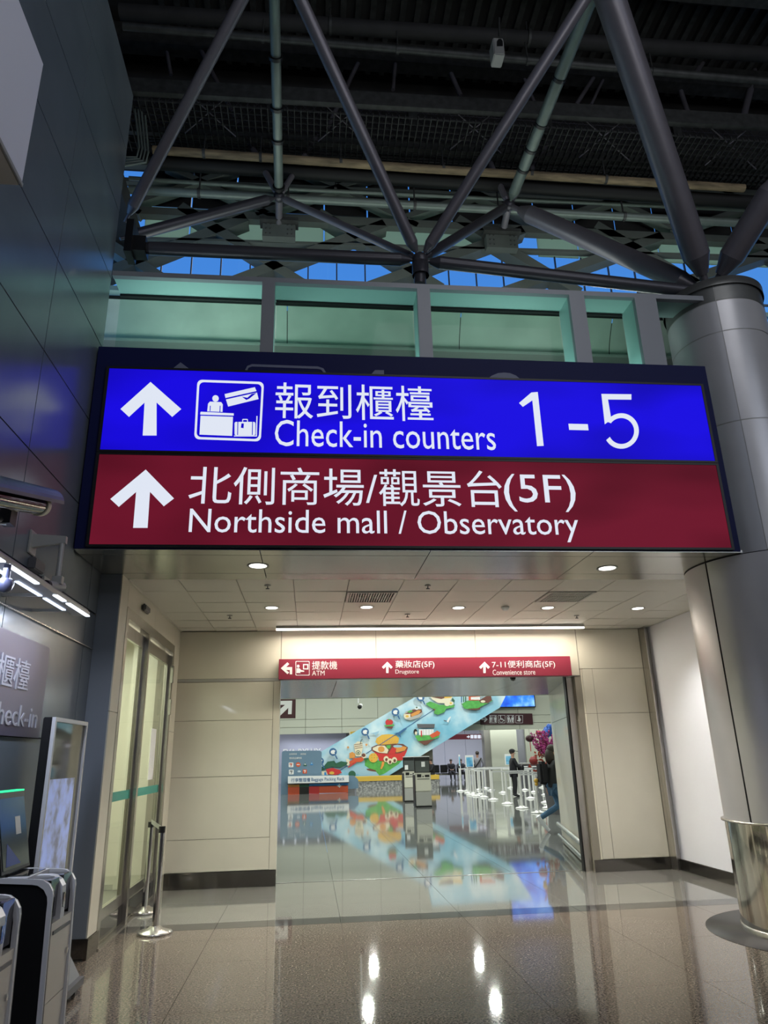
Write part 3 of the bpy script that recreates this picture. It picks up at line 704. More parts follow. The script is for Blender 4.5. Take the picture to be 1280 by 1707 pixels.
shape([(612, 306), (621, 306), (620, 324), (610, 322)], mt='blue_e', tf=g5, th=.006)
shape([(494, 240), (497, 240), (496, 260), (493, 260)], mt='blue_e', tf=g5, th=.006); shape([(531, 240), (534, 240), (533, 262), (530, 262)], mt='blue_e', tf=g5, th=.006)
# older, faded print on the navy box showing above the lit band
YN = YF+.029
shape([(301, 604), (318, 617), (286, 616)], 'white_d', Y=YN, th=.001); shape([(617, 626), (625, 617), (640, 617), (640, 627)], 'white_d', Y=YN, th=.001)
arc = [(812, 632), (820, 626), (830, 622), (840, 621), (850, 622), (860, 626), (868, 633)]
shape(arc, 'white_d', Y=YN, th=.001)
op = [(408, 618), (412, 610), (420, 607), (530, 611), (539, 614), (544, 622)]; ip = [(540, 622), (535, 616), (530, 615), (420, 611), (414, 613), (412, 618)]
shape(op+ip, 'white_d', Y=YN, th=.001)

# ================================================================ SMALL SIGN OVER THE DOORWAY
YQ = 10.55
ss = thing('doorway_sign', 'long wine-red direction sign above the doorway with ATM, drugstore and store arrows', 'sign', (1.75, 10.6, 2.7))
a = P(465, 1097, Y=YQ); c = P(954, 1130, Y=YQ)
bx('sign_box', 'red_p', ss, a[0], c[0], YQ, YQ+.148, 2.685, 2.975, ch=.004)
def T2(s, x0, y0, x1, y1, bold=0): return T(s, x0, y0, x1, y1, bold, ss, 'print_w', YQ, .003)
T2('提款機', 520, 1102, 562, 1116); T2('ATM', 520, 1118, 541, 1126); T2('藥妝店(5F)', 659, 1101, 724, 1115); T2('Drugstore', 659, 1116, 698, 1125)
T2('7-11便利商店(5F)', 820, 1101, 925, 1115); T2('Convenience store', 821, 1116, 892, 1125)
def S2(pts, tf=None, mt='print_w'): return shape(pts, mt, ss, YQ, .003, tf=tf)
S2([(468, 1114), (479, 1104), (482, 1107), (477, 1112), (487, 1112), (487, 1124), (483, 1124), (483, 1117), (477, 1117), (482, 1121), (479, 1124)])
for x in (645.5, 807.5): S2([(x, 1103), (x+9, 1112), (x+6, 1115), (x+2, 1110.5), (x+2, 1122), (x-2, 1122), (x-2, 1110.5), (x-6, 1115), (x-9, 1112)])
outline(rrect(492.5, 1102, 516, 1126, 1.5), 1, 'print_w', ss, YQ, .003)
S2(oval(497, 1110.5, 2.3, 2.6)); S2([(494.5, 1114), (499, 1114), (502, 1117), (507, 1118), (507, 1120), (500, 1120), (501, 1122), (494, 1122)]); outline([(505, 1107), (514, 1107), (514, 1116), (505, 1116)], 1.8, 'print_w', ss, YQ, .003)

# ================================================================ LIGHTS OF THE CORRIDOR
LP = [(430, 943, 6.886, 'left downlight in the metal soffit just under the big sign'), (1012, 947, 6.947, 'right downlight in the metal soffit just under the big sign')]
LP += [(453, 1013, 8.95, 'recessed downlight in the tiles, leftmost of the row of five'), (611, 1012, 8.95, 'recessed downlight just behind the left air vent'), (764, 1013, 8.98, 'recessed downlight in the middle of the row of five'), (913, 1013, 9.0, 'recessed downlight just behind the right air vent'), (1063, 1014, 9.05, 'recessed downlight in the tiles, rightmost of the row of five')]
for px, py, Yd, lb in LP:
    p = P(px, py, Z=3.41); big = Yd < 8
    d = thing('downlight', 'round lit '+lb, 'ceiling light', (p[0], p[1], 3.41), 'recessed downlights')
    r = .085 if big else .075
    B().lathe([(r, 0), (r+.022, -.004), (r+.022, .0), (r, .004)], (p[0], p[1], 3.408), 24).build('trim_ring', 'grey_l', d)
    B().lathe([(0, -.001), (r, -.001), (r, .003)], (p[0], p[1], 3.406), 24).build('lens', 'lens', d)
    lamp('downlight_lamp', 'SPOT', (p[0], p[1], 3.39), 230 if big else 185, (1, .93, .8) if big else (1, .96, .89), .05, spot=math.radians(78 if big else 115), blend=.8)
a = P(460, 1048, Z=3.37); c = P(970, 1047, Z=3.37)
lt = thing('linear_light', 'long thin lit tube along the ceiling above the red doorway sign', 'ceiling light', ((a[0]+c[0])/2, 10.3, 3.37))
bx('housing', 'grey_l', lt, a[0], c[0], 10.28, 10.34, 3.375, 3.41); bx('light_tube', 'tube_e', lt, a[0], c[0], 10.29, 10.33, 3.352, 3.376)
lamp('linear_lamp', 'AREA', ((a[0]+c[0])/2, 10.31, 3.345), 80, (1, .9, .75), c[0]-a[0], .05)
for (px, py, lb) in ((446, 977, 'tiny ceiling sprinkler head in the tile before the left lamp row'), (383, 1027, 'tiny ceiling sprinkler head left of the lamp row'), (713, 977, 'tiny ceiling sprinkler head between the two air vents'), (679, 1025, 'tiny ceiling sprinkler head behind the lamp row, near its middle'), (961, 1027, 'tiny ceiling sprinkler head behind the right air vent')):
    p = P(px, py, Z=3.40); s_ = thing('sprinkler', lb, 'sprinkler', (p[0], p[1], 3.40), 'ceiling sprinklers')
    B().lathe([(0, 0), (.035, 0), (.035, .01), (0, .01)], (p[0], p[1], 3.40), 12).build('rose', 'grey_l', s_)
    B().tube([(p[0], p[1], 3.40), (p[0], p[1], 3.37)], .006, 6).tube([(p[0]-.02, p[1], 3.37), (p[0]+.02, p[1], 3.37)], .006, 6).build('nozzle', 'grey_p', s_)
p = P(842, 1013, Z=3.40); o = B().lathe([(0, -.05), (.03, -.045), (.05, -.02), (.055, 0), (0, 0)], (p[0], p[1], 3.41), 16).build('smoke_detector', 'print_w', None); tag(o, 'small round white smoke detector on the ceiling tiles between two downlights', 'detector')
o = B().box(XC, XC+.05, 8.15, 8.4, 3.22, 3.30, ch=.015).build('motion_sensor', 'grey_p', None); tag(o, 'small grey door motion sensor on the cream lintel over the glass doors', 'sensor')
# passage: camera on the soffit and little dome
p = P(861, 1131, Z=2.66); o = B().lathe([(0, -.05), (.035, -.035), (.045, 0), (0, 0)], (p[0], p[1]+.2, 2.69), 16).build('dome_camera', 'black_g', None); tag(o, 'tiny black dome camera on the passage soffit under the red sign', 'camera')
p = P(600, 1175, Y=20)
cm = thing('hanging_camera', 'small white camera hanging on a thin rod in the concourse beyond', 'camera', (p[0], 20, 3))
B().tube([(P(597, 1130, Y=20)[0], 20, 8.0), P(597, 1172, Y=20)], .022, 8).build('rod', 'print_w', cm)
a = Vector(P(600, 1177, Y=20)); B().tube([a+Vector((0, -.12, -.02)), a+Vector((.03, .12, .02))], .055, 10).build('body', 'print_w', cm); B().ball(a+Vector((-.02, -.14, -.03)), .06).build('lens', 'black', cm)

# ================================================================ ROOF TRUSS
tr = thing('roof_truss', 'big grey steel tube roof truss of chords, diagonals and nodes meeting on the column', 'truss', (1.2, 6.9, 6.8))
YC = 6.9
def TB(p, q, r, mt='tube', name='diagonal', n=14, cone=True):
    p = Vector(p); q = Vector(q); d = (q-p).normalized(); L_ = (q-p).length; b_ = B(); c_l = min(.28, L_*.1)
    if cone: b_.tube([p+d*.05, p+d*.1, p+d*(.1+c_l)], r*.45, n).v
    b_ = B(); e = r*1.6
    if cone: b_.tube([p+d*e, p+d*(e+r*1.5)], r*.45, n, r, caps=False).tube([p+d*(e+r*1.5), q-d*(e+r*1.5)], r, n, caps=False).tube([q-d*(e+r*1.5), q-d*e], r, n, r*.45, caps=False).tube([p, q], r*.3, 8)
    else: b_.tube([p, q], r, n)
    return b_.build(name, mt, tr)
B0 = P(205, 412, Y=YC); N1 = P(700, 434, Y=YC); B2 = P(1182, 455, Y=YC)
R1 = P(465, 328, Y=8.0); R2 = P(848, 342, Y=8.0)
T1 = P(455, -100, Y=5.0); T2_ = P(1002, -45, Y=5.0)
TC = Vector((cx, cy, 6.86))
for p, r in ((N1, .10), (R1, .08), (R2, .09), (T1, .12), (T2_, .12)): B().ball(p, r).build('node', 'tube_dark', tr)
B().ball(TC, .17, 16, (1, 1, .75)).build('node', 'tube', tr)
B().lathe([(.28, 6.74), (.26, 6.78), (.16, 6.82)], (cx, cy, 0), 24).build('bearing', 'column_d', tr)
TB((XL+.02, B0[1], B0[2]), N1, .075, 'tube_dark', 'bottom_chord'); TB(N1, TC, .075, 'tube_dark', 'bottom_chord')
TB(P(208, 370, Y=YC), T1, .065); TB(N1, T1, .07); TB(N1, T2_, .07)
TB(TC, Vector(T2_)+(Vector(T2_)-TC).normalized()*.45, .155); TB(TC, P(1330, 250, Y=5.6), .15)
TB(TC, R2, .125); TB(R1, P(200, 398, Y=7.3), .07, 'tube_dark'); TB(R1, N1, .05); TB(R2, N1, .065, 'tube_dark')
TB(R1, T1, .06, 'tube_green'); TB(R2, T2_, .075, 'tube_green'); TB(T1, T2_, .1)
TB(R1, P(410, 228, Y=8.2), .045); TB(R1, P(530, 225, Y=8.3), .04); TB(R2, P(800, 235, Y=8.2), .045); TB(R2, P(915, 235, Y=8.3), .04)
TB(R1, P(465, 372, Y=8.4), .05, 'tube', 'post', cone=False); TB(R2, P(838, 388, Y=8.4), .05, 'tube', 'post', cone=False)
TB(N1, P(700, 475, Y=YC), .07, 'tube_dark', 'post', cone=False)
B().lathe([(.10, -.22), (.10, -.05), (.04, 0)], N1, 16).build('post_collar', 'tube_dark', tr)
B().box(XL+.0, XL+.08, YC-.12, YC+.12, B0[2]-.14, B0[2]+.3).box(XL, XL+.22, YC-.09, YC+.09, B0[2]-.1, B0[2]+.1).build('wall_bracket', 'black', tr)
for cxp, cyp, R_ in ((465, 387, R1), (836, 405, R2)):
    a = P(cxp-27, cyp-12, Y=8.42); c = P(cxp+27, cyp+12, Y=8.42)
    g_ = B().box(a[0], c[0], 8.38, 8.50, c[2], a[2]).build('bracket_plate', 'lattice', tr)
    bl = B()
    for sx in (a[0]+.05, c[0]-.05):
        for k in range(3):
            for dx in (0, .06 if sx < (a[0]+c[0])/2 else -.06): bl.ball((sx+dx, 8.375, c[2]+.05+k*.08), .012, 6)
    bl.build('bolts', 'rib', g_)['kind'] = 'stuff'
    bx('bracket_cap', 'rib', tr, a[0]-.04, c[0]+.04, 8.3, 8.5, a[2]+.005, a[2]+.06)
# clamps on the greenish pipes
for Ra, Ta, ts in ((R1, T1, (.05, .28, .42, .62)), (R2, T2_, (.2, .3, .42, .62))):
    for t_ in ts:
        p = Vector(Ra).lerp(Vector(Ta), t_); d = (Vector(Ta)-Vector(Ra)).normalized(); B().tube([p-d*.02, p+d*.02], .085, 14).build('clamp', 'black', tr)
# farther diagonals of the same space frame
for p, q, r in (((290, -5), (398, 208), .035), ((545, 215), (648, -5), .035), ((655, 150), (668, -5), .03), ((695, -5), (768, 160), .04), ((818, -5), (890, 170), .03), ((960, 175), (1075, -5), .035), ((1083, -5), (1147, 190), .04), ((1155, 130), (1240, -5), .05), ((1235, 210), (1290, -5), .06), ((985, 175), (1040, 60), .025), ((262, -5), (285, 125), .03), ((480, 230), (425, -5), .0)):
    if r: TB(P(*p, Y=8.3), P(*q, Y=8.5), r, 'tube', 'web_diagonal', 8, cone=False)

# ---- pipes
def pipe(lbl, pts, Y, r, mt, col=None, cat='pipe', name='ceiling_pipe'):
    t_ = thing(name, lbl, cat, P(*pts[0], Y=Y)); q = [P(*p, Y=Y) for p in pts]
    B().tube(q, r, 14).build('pipe_run', mt, t_)
    for k in (col or ()):
        p = Vector(q[0]).lerp(Vector(q[-1]), k); B().tube([p-Vector((.02, 0, 0)), p+Vector((.02, 0, 0))], r*1.2, 14).build('pipe_collar', 'rib', t_)
        B().tube([p, p+Vector((0, 0, .35))], .012, 6).build('hanger_rod', 'rib', t_)
    return t_
pipe('long grey pipe crossing the skylight through the upper truss nodes', [(215, 316), (1290, 375)], 8.15, .06, 'tube_green', (.1, .23, .42, .55, .75))
pipe('thin pale pipe just above the long grey skylight pipe', [(215, 297), (500, 316), (1290, 352)], 8.35, .03, 'tube_green', (.3,))
pipe('yellowed taped pipe running across the dark roof', [(255, 250), (700, 281), (1240, 314)], 7.9, .058, 'rusty', (.08, .17, .3, .47, .62, .75))
pipe('thick black insulated duct below the yellowed pipe', [(250, 270), (1290, 340)], 8.1, .10, 'black_pipe')
pipe('dark handrail pipe high in the roof before the mesh screen', [(205, 44), (640, 80), (1290, 137)], 7.0, .05, 'rib', (.2, .4, .6, .8))
pipe('thick dark pipe at the very top of the picture', [(200, 20), (1290, 92)], 7.4, .11, 'roof', (.3, .6))
pipe('thin pipe in the top right corner of the roof', [(1130, 2), (1290, 10)], 7.2, .04, 'rib')
cp_ = thing('conduit_bundle', 'bundle of thin bent conduits in the roof corner by the blue-grey wall', 'pipe', P(225, 230, Y=7.6))
for k in range(4):
    B().tube([P(224+k*6, 175+k*6, Y=7.6), P(232+k*5, 245+k*3, Y=7.6), P(228+k*5, 262+k*3, Y=7.6), P(205, 262+k*5, Y=7.6)], .014, 8).build('conduit', 'tube_green', cp_)

# ---- catwalk
cwk = thing('catwalk', 'dark steel maintenance catwalk with grating floor and mesh side under the roof', 'catwalk', (1, 7.8, 10.3))
def hb(name, p, q, th, Y, d, mt='rib'):
    a = Vector(P(*p, Y=Y)); c = Vector(P(*q, Y=Y)); return B().prism([a, c, c-Vector((0, 0, th)), a-Vector((0, 0, th))], (0, d, 0)).build(name, mt, cwk)
hb('side_beam', (205, 128), (1290, 192), .24, 7.35, .08); hb('side_beam', (215, 206), (1290, 272), .13, 8.3, .1)
a = P(205, 150, Y=7.35); zg = P(640, 180, Y=7.35)[2]
gb = B()
for k in range(120):
    x = -3+k*.09
    p0 = (x, 7.4, zg-.02); gb.box(x, x+.012, 7.43, 8.3, zg-.06, zg-.01)
for k in range(9): gb.box(-3, 7.8, 7.45+k*.1, 7.455+k*.1, zg-.05, zg-.02)
o = gb.build('grating', 'rib', cwk); o['kind'] = 'stuff'
ms = B()
for k in range(75):
    x = -3+k*.145
    for s_ in (1, -1): ms.tube([(x, 8.4, zg+.35), (x+s_*.75, 8.4, zg+1.45)], .006, 3, caps=False)
for k in range(9): ms.tube([(-3, 8.4, zg+.36+k*.13), (7.8, 8.4, zg+.36+k*.13)], .006, 3, caps=False)
o = ms.build('mesh_side', 'tube_dark', cwk); o['kind'] = 'stuff'
for x0 in (308, 530, 750, 965, 1175):
    dy = (x0-308)*.062
    B().tube([P(x0, 150+dy, Y=7.42), P(x0+85, 228+dy, Y=7.9)], .011, 6).build('cross_brace', 'tube', cwk)
    B().tube([P(x0, 222+dy, Y=7.9), P(x0+78, 155+dy, Y=7.42)], .011, 6).build('cross_brace', 'tube', cwk)
for x0 in (235, 445, 680, 905, 1120): hb('cross_beam', (x0, 148+(x0-205)*.062), (x0+14, 149+(x0-205)*.062), .62, 8.25, .06)
for k in range(5): pp = B().tube([P(240, 228+k*5, Y=8.45), P(1290, 290+k*5, Y=8.45)], .016, 6).build('cable_run', 'rib', cwk)
# roof louvres
lv = thing('roof_louvre', 'slatted dark louvre panel high in the roof right of the small box camera', 'louvre', P(1110, 40, Y=8.2))
for k in range(9): a = P(1088-k*3, 25+k*6, Y=8.2); bx('slat', 'rib', lv, a[0], a[0]+.36, 8.18, 8.22, a[2]-.02, a[2])
cm = thing('box_speaker', 'small grey box camera hanging high in the dark roof', 'camera', P(832, 75, Y=6.6))
a = P(821, 62, Y=6.6); c = P(842, 91, Y=6.6)
bx('housing', 'grey_l', cm, a[0], c[0], 6.6, 6.8, c[2], a[2], ch=.012); plate('opening', 'black', cm, [(828, 77), (828, 69), (831, 65), (835, 65), (838, 69), (838, 77)], 6.598, .003)
B().tube([P(832, 62, Y=6.7), P(832, 30, Y=6.7)], .015, 8).build('bracket', 'rib', cm)

# ================================================================ LEFT WALL FITTINGS
a = P(75, 110, X=-1.5)
wbx = thing('wall_lightbox', 'large pale unlit box sign projecting at the upper left edge', 'sign', (-1.8, 2.2, 4.42))
bx('cabinet', 'white', wbx, -2.1, -1.5, 1.2, 3.07, 4.425, 5.26, ch=.003); bx('underside', 'beige', wbx, -2.09, -1.51, 1.21, 3.06, 4.41, 4.425)
bx('edge_trim', 'grey_l', wbx, -1.503, -1.495, 1.2, 3.072, 4.41, 4.432)
ps_ = thing('self_service_sign', 'purple-grey wall sign reading self-service check-in above the kiosks', 'sign', (XL, 5, 1.8))
bx('sign_panel', 'purple', ps_, XL, XL+.012, 3.7, 6.075, 1.80, 2.50)
text('lettering', '自助報到櫃檯', 'print_g', ps_, 3.95, 5.70, 2.12, 2.34, XL+.012, 'X')
text('lettering', 'Self-service check-in', 'print_g', ps_, 3.85, 5.98, 1.87, 2.02, XL+.012, 'X')
# LED bar
lb_ = thing('led_bar', 'double row of bright white LED strips on a thin grey bar by the left wall', 'light', (-1.8, 4.6, 2.7))
B().tube([(-1.78, 3.2, 2.745), (-1.78, 5.80, 2.745)], .022, 10).build('rail', 'grey_l', lb_)
bx('housing', 'grey_l', lb_, -1.86, -1.74, 3.2, 5.78, 2.705, 2.735)
for a, b_ in ((3.4, 4.12), (4.18, 4.66), (5.0, 5.2), (5.28, 5.77)): bx('led_strip', 'led', lb_, -1.765, -1.735, a, b_, 2.698, 2.706)
for a, b_ in ((3.5, 3.98), (4.02, 4.45), (4.60, 5.02), (5.10, 5.52)): bx('led_strip', 'led_blue', lb_, -1.865, -1.84, a, b_, 2.698, 2.706)
for y in (3.3, 4.55, 5.06, 5.6): bx('support_arm', 'grey_l', lb_, XL, -1.86, y, y+.03, 2.71, 2.73)
lamp('led_bar_lamp', 'AREA', (-1.8, 4.6, 2.68), 30, (.75, .82, 1), .12, 2.4)
# CCTV cameras
cc = thing('cctv_camera', 'large grey-white box camera with sun hood at the far left edge of the picture', 'camera', (-1.7, 3.8, 3.0))
def tilt_box(name, mt, p, q, w_, h_, up=(0, 0, 1), parent=cc, ch=0):
    p = Vector(p); q = Vector(q); d = (q-p).normalized(); s_ = d.cross(Vector(up)).normalized(); u = s_.cross(d)
    pr = [p+s_*w_/2+u*h_/2, p-s_*w_/2+u*h_/2, p-s_*w_/2-u*h_/2, p+s_*w_/2-u*h_/2]; return B().prism(pr, q-p).build(name, mt, parent)
A1 = Vector(P(-40, 812, X=-1.6)); A2 = Vector(P(84, 838, X=-1.55)); dA = (A2-A1).normalized()
LO = Vector((0, 0, -.03))
B().tube([A1+LO, A2+LO-dA*.16], .055, 16).build('body', 'black_g', cc)
hd = B(); n = 14; vs = []
sA = dA.cross(Vector((0, 0, 1))).normalized(); uA = sA.cross(dA)
for t_ in (A1, A2):
    for rr in (.082, .074):
        for k in range(n+1): an = math.radians(-8+196*k/n); vs.append(t_+sA*math.cos(an)*rr+uA*math.sin(an)*rr)
m1 = n+1
fs = [(k, k+1, 2*m1+k+1, 2*m1+k) for k in range(n)]+[(m1+k+1, m1+k, 3*m1+k, 3*m1+k+1) for k in range(n)]+[(2*m1+k, 2*m1+k+1, 3*m1+k+1, 3*m1+k) for k in range(n)]
hd.add(vs, fs).build('sun_hood', 'column_d', cc)
B().tube([A2+LO-dA*.16, A2+LO-dA*.12], .062, 20).build('front_ring', 'cream', cc, 'cream front ring'); B().tube([A2+LO-dA*.12, A2+LO-dA*.113], .042, 20).build('lens', 'black_g', cc)
B().tube([(XL, 3.6, 2.82), (-1.65, 3.85, 2.86)], .025).build('mount_arm', 'steel', cc); bx('mount_joint', 'black', cc, -1.68, -1.62, 3.82, 3.9, 2.84, 2.94)
bx('mount_plate', 'grey_l', cc, XL, XL+.02, 3.5, 3.7, 2.7, 2.95)
c2 = thing('bracket_camera', 'small white camera hanging from a grey bracket arm above the LED bar', 'camera', (-1.95, 5.4, 3.2))
bx('wall_plate', 'grey_l', c2, XL, XL+.015, 5.36, 5.50, 3.11, 3.29, ch=.004)
B().prism([(XL+.015, 5.40, 3.265), (XL+.015, 5.40, 3.16), (-1.9, 5.42, 3.20), (-1.87, 5.42, 3.20), (-1.87, 5.42, 3.255)], (0, .04, 0)).build('arm', 'grey_l', c2)
B().tube([(-1.90, 5.44, 3.21), (-1.90, 5.44, 2.93)], .019, 12).build('drop_pole', 'grey_l', c2)
bx('yoke', 'grey_l', c2, -1.93, -1.86, 5.41, 5.46, 2.88, 2.94)
p = Vector((-1.90, 5.40, 2.86)); B().tube([p+Vector((.02, .10, .015)), p+Vector((-.03, -.06, -.01))], .036, 16).build('body', 'grey_l', c2); B().tube([p+Vector((-.03, -.06, -.01)), p+Vector((-.036, -.09, -.015))], .038, 16).build('lens', 'black', c2)
c3 = thing('dome_camera_left', 'small bluish bulb camera under the LED bar at the left edge', 'camera', (-1.7, 4.05, 2.6))
c3.name = 'bulb_camera'; WL['bulb_camera'] = Vector((-1.7, 4.05, 2.6))
p = Vector(P(8, 975, X=-1.75)); B().ball(p, .045).build('body', 'bulb', c3); B().ball(p+Vector((.0, .035, .015)), .036).build('cap', 'grey_p', c3); B().tube([p, p+Vector((0, 0, .12))], .02).build('mount', 'bulb', c3)
o = B().box(XL, XL+.06, 5.40, 5.60, 2.995, 3.085, ch=.008).build('wall_sensor', 'grey_p', None); tag(o, 'small grey square wall sensor left below the bracket camera', 'sensor')
o = B().box(XL, XL+.02, 5.72, 5.85, 2.88, 3.02, ch=.004).build('junction_box', 'grey_l', None); tag(o, 'flat pale junction box on the wall behind the small bracket camera', 'junction box')

# ================================================================ CHECK-IN KIOSKS AT LEFT
def near_kiosk(y0, y1, label):
    k = thing('checkin_kiosk', label, 'kiosk', (-1.75, (y0+y1)/2, 0), 'check-in kiosks along the left wall')
    xf, xb, zt = -1.485, -2.06, .965
    prof = [(xb, .03), (xf+.02, .03), (xf+.0, .78)]+[(xf-.10+.10*math.cos(math.radians(a)), zt-.10+.10*math.sin(math.radians(a))) for a in (0, 20, 45, 70, 90)]+[(xb, zt+.03)]
    for nm, ya, yb in (('side_panel', y0+.012, y0+.03), ('side_panel', y1-.008, y1-.001)):
        B().prism([(x, ya, z) for x, z in prof], (0, yb-ya, 0)).build(nm, 'black', k)
    def rim(ya, yb):
        b_ = B(); pr = prof[1:]; cxm, czm = -1.8, .5
        inn = []
        for (x, z) in pr: inn.append((x-.028 if x > -1.6 else x, z-.028 if z > .8 else z))
        n_ = len(pr)
        vs = [(x, ya, z) for x, z in pr]+[(x, ya, z) for x, z in inn]+[(x, yb, z) for x, z in pr]+[(x, yb, z) for x, z in inn]; fs = []
        for i in range(n_-1): fs += [(i, n_+i, n_+i+1, i+1), (2*n_+i, 2*n_+i+1, 3*n_+i+1, 3*n_+i), (i, i+1, 2*n_+i+1, 2*n_+i), (n_+i, 3*n_+i, 3*n_+i+1, n_+i+1)]
        b_.add(vs, fs).build('rim', 'kiosk_w', k)
    rim(y0, y0+.03); rim(y1-.03, y1)
    bx('lower_door', 'kiosk', k, xf-.05, xf-.004, y0+.03, y1-.03, .03, .30); bx('front_door', 'kiosk', k, xf-.05, xf-.004, y0+.03, y1-.03, .305, .72)
    bx('receipt_slot', 'grey_p', k, xf-.006, xf+.002, y0+.08, y1-.06, .655, .675); bx('lock', 'chrome', k, xf-.006, xf+.006, y1-.08, y1-.06, .50, .53)
    ym = (y0+y1)/2
    bx('card_reader_bay', 'black_g', k, xf-.16, xf-.03, y0+.04, ym-.045, .74, .95); bx('card_reader_bay', 'black_g', k, xf-.16, xf-.03, ym+.045, y1-.04, .74, .95)
    br = B(); br.prism([(x, ym-.035, z) for x, z in [(xf-.2, .72), (xf-.004, .72), (xf-.004, .80)]+[(xf-.10+.096*math.cos(math.radians(a)), zt-.10+.096*math.sin(math.radians(a))) for a in (20, 45, 70, 90)]+[(xf-.2, zt-.004)]], (0, .07, 0)).build('reader_housing', 'kiosk_w', k)
    bx('scanner', 'black_g', k, xf-.004, xf+.0, ym-.015, ym+.015, .78, .86)
    bx('shelf', 'kiosk_w', k, xb+.1, xf-.17, y0+.03, y1-.03, .93, .97); bx('keypad', 'black_g', k, xf-.32, xf-.18, y0+.10, y1-.07, .97, .977); bx('body', 'black', k, xb, xf-.05, y0+.03, y1-.03, .03, .9)
    s0, s1 = Vector((-1.79, 0, .99)), Vector((-1.885, 0, 1.44)); e = Vector((-.05, 0, -.01))
    sc = B().prism([(s0.x, y0, s0.z), (s0.x, y1, s0.z), (s1.x, y1, s1.z), (s1.x, y0, s1.z)], e).build('screen_housing', 'black', k)
    u = (s1-s0); g0 = s0+u*.04; g1 = s0+u*.93
    B().prism([(g0.x, y0+.02, g0.z), (g0.x, y1-.02, g0.z), (g1.x, y1-.02, g1.z), (g1.x, y0+.02, g1.z)], (.004, 0, .001)).build('glass', 'screen', sc)
    h0 = s0+u*.08; h1 = s0+u*.36
    B().prism([(h0.x+.004, y0+.06, h0.z), (h0.x+.004, y1-.16, h0.z), (h1.x+.004, y0+.10, h1.z)], (.002, 0, 0)).build('lit_image', emis('screen_blue_'+str(round(y0, 1)), (.02, .04, .16), .5), sc)
    p0 = s0+u*.45; p1 = s0+u*.68
    B().prism([(p0.x+.004, y1-.2, p0.z), (p0.x+.004, y1-.12, p0.z), (p1.x+.004, y1-.12, p1.z), (p1.x+.004, y1-.2, p1.z)], (.002, 0, 0)).build('notice', 'grey_l', sc)
    bx('status_light', 'green_led', sc, s1.x-.04, s1.x+.006, y0, y1-.02, s1.z+.004, s1.z+.014)
    bx('neck', 'black', k, -1.95, -1.86, ym-.08, ym+.08, .93, 1.1)
    return k
near_kiosk(4.84, 5.29, 'silver and black self-service kiosk with tilted screen beside the tall display totem')
near_kiosk(3.90, 4.36, 'silver and black kiosk cut off by the left picture edge, nearest of the kiosks')
# display totem
to = thing('display_totem', 'tall black and silver glass display totem on a wheeled base beside the kiosk', 'display', (-1.9, 6.0, 0))
bx('housing', 'black', to, -1.93, -1.865, 5.6, 6.4, .35, 1.93, ch=.006)
fr = B(); fr.box(-1.866, -1.84, 5.6, 5.63, .35, 1.93).box(-1.866, -1.84, 6.37, 6.4, .35, 1.93).box(-1.866, -1.84, 5.63, 6.37, 1.90, 1.93).box(-1.866, -1.84, 5.63, 6.37, .35, .39); fr.build('bezel', 'kiosk_w', to)
gl_ = bx('screen_glass', 'advert', to, -1.866, -1.857, 5.63, 6.37, .39, 1.90)
bx('glow_panel', 'totem_glow', gl_, -1.857, -1.855, 5.64, 6.25, .70, 1.50, label='pale blue glowing panel')  # glowing panel added where the glass shows a pale blue image
B().prism([(-2.06, 5.55, .05), (-1.66, 5.60, .05), (-1.66, 6.36, .05), (-2.06, 6.42, .05)], (0, 0, .05)).build('base_plate', 'grey_p', to)
B().prism([(-2.0, 5.62, .10), (-1.70, 5.62, .10), (-1.86, 5.62, .36), (-1.94, 5.62, .36)], (0, .76, 0)).build('foot', 'grey_p', to)
for x, y in ((-1.70, 6.28), (-1.70, 5.7), (-2.0, 5.7), (-2.0, 6.28)): B().tube([(x-.012, y, .03), (x+.012, y, .03)], .03, 14).tube([(x, y, .03), (x, y, .07)], .01, 6).build('caster', 'black', to)

# ================================================================ STANCHIONS
def post(name, x, y, label, group, h=.97, mt='chrome', base=.17, r=.032, tgt=None):
    s_ = thing(name, label, 'barrier post', (x, y, 0), group)
    B().lathe([(0, 0), (base, 0), (base, .015), (base*.93, .03), (base*.45, .05), (r*1.6, .07), (0, .07)], (x, y, 0), 32).build('base', 'steel' if mt == 'chrome' else mt, s_)
    B().tube([(x, y, .06), (x, y, h-.06)], r, 16).build('pole', mt, s_)
    B().tube([(x, y, h-.06), (x, y, h)], r*1.06, 16).build('cap', 'black' if mt == 'chrome' else mt, s_)
    if tgt:
        a = Vector((x, y, h-.05)); c = Vector((tgt[0], tgt[1], h-.05)); d = (c-a).normalized(); a += d*r; c -= d*r; n_ = Vector((-d.y, d.x, 0))*.0015
        B().prism([a+n_, c+n_, c-n_, a-n_], (0, 0, .045)).build('belt', 'print_w' if mt != 'chrome' else 'grey_l', s_)
    return s_
post('stanchion', -1.50, 8.17, 'shiny chrome barrier post before the glass doors, the nearer one', 'chrome posts by the glass doors', tgt=(-1.83, 9.26), h=.975)
post('stanchion', -1.83, 9.26, 'shiny chrome barrier post before the glass doors, the one behind', 'chrome posts by the glass doors', h=.945)
far = [(50, 250), (118, 250), (136, 272), (160, 290), (186, 276), (212, 302), (240, 238), (262, 286), (296, 316), (318, 220), (398, 342), (375, 243), (505, 268), (583, 215), (548, 385), (662, 298), (705, 432), (735, 238), (795, 328), (832, 262), (878, 482), (925, 212), (962, 290), (968, 372), (990, 430)]
FP = [P(760+x/6.4, 1280+y/6.4, Z=0) for x, y in far]
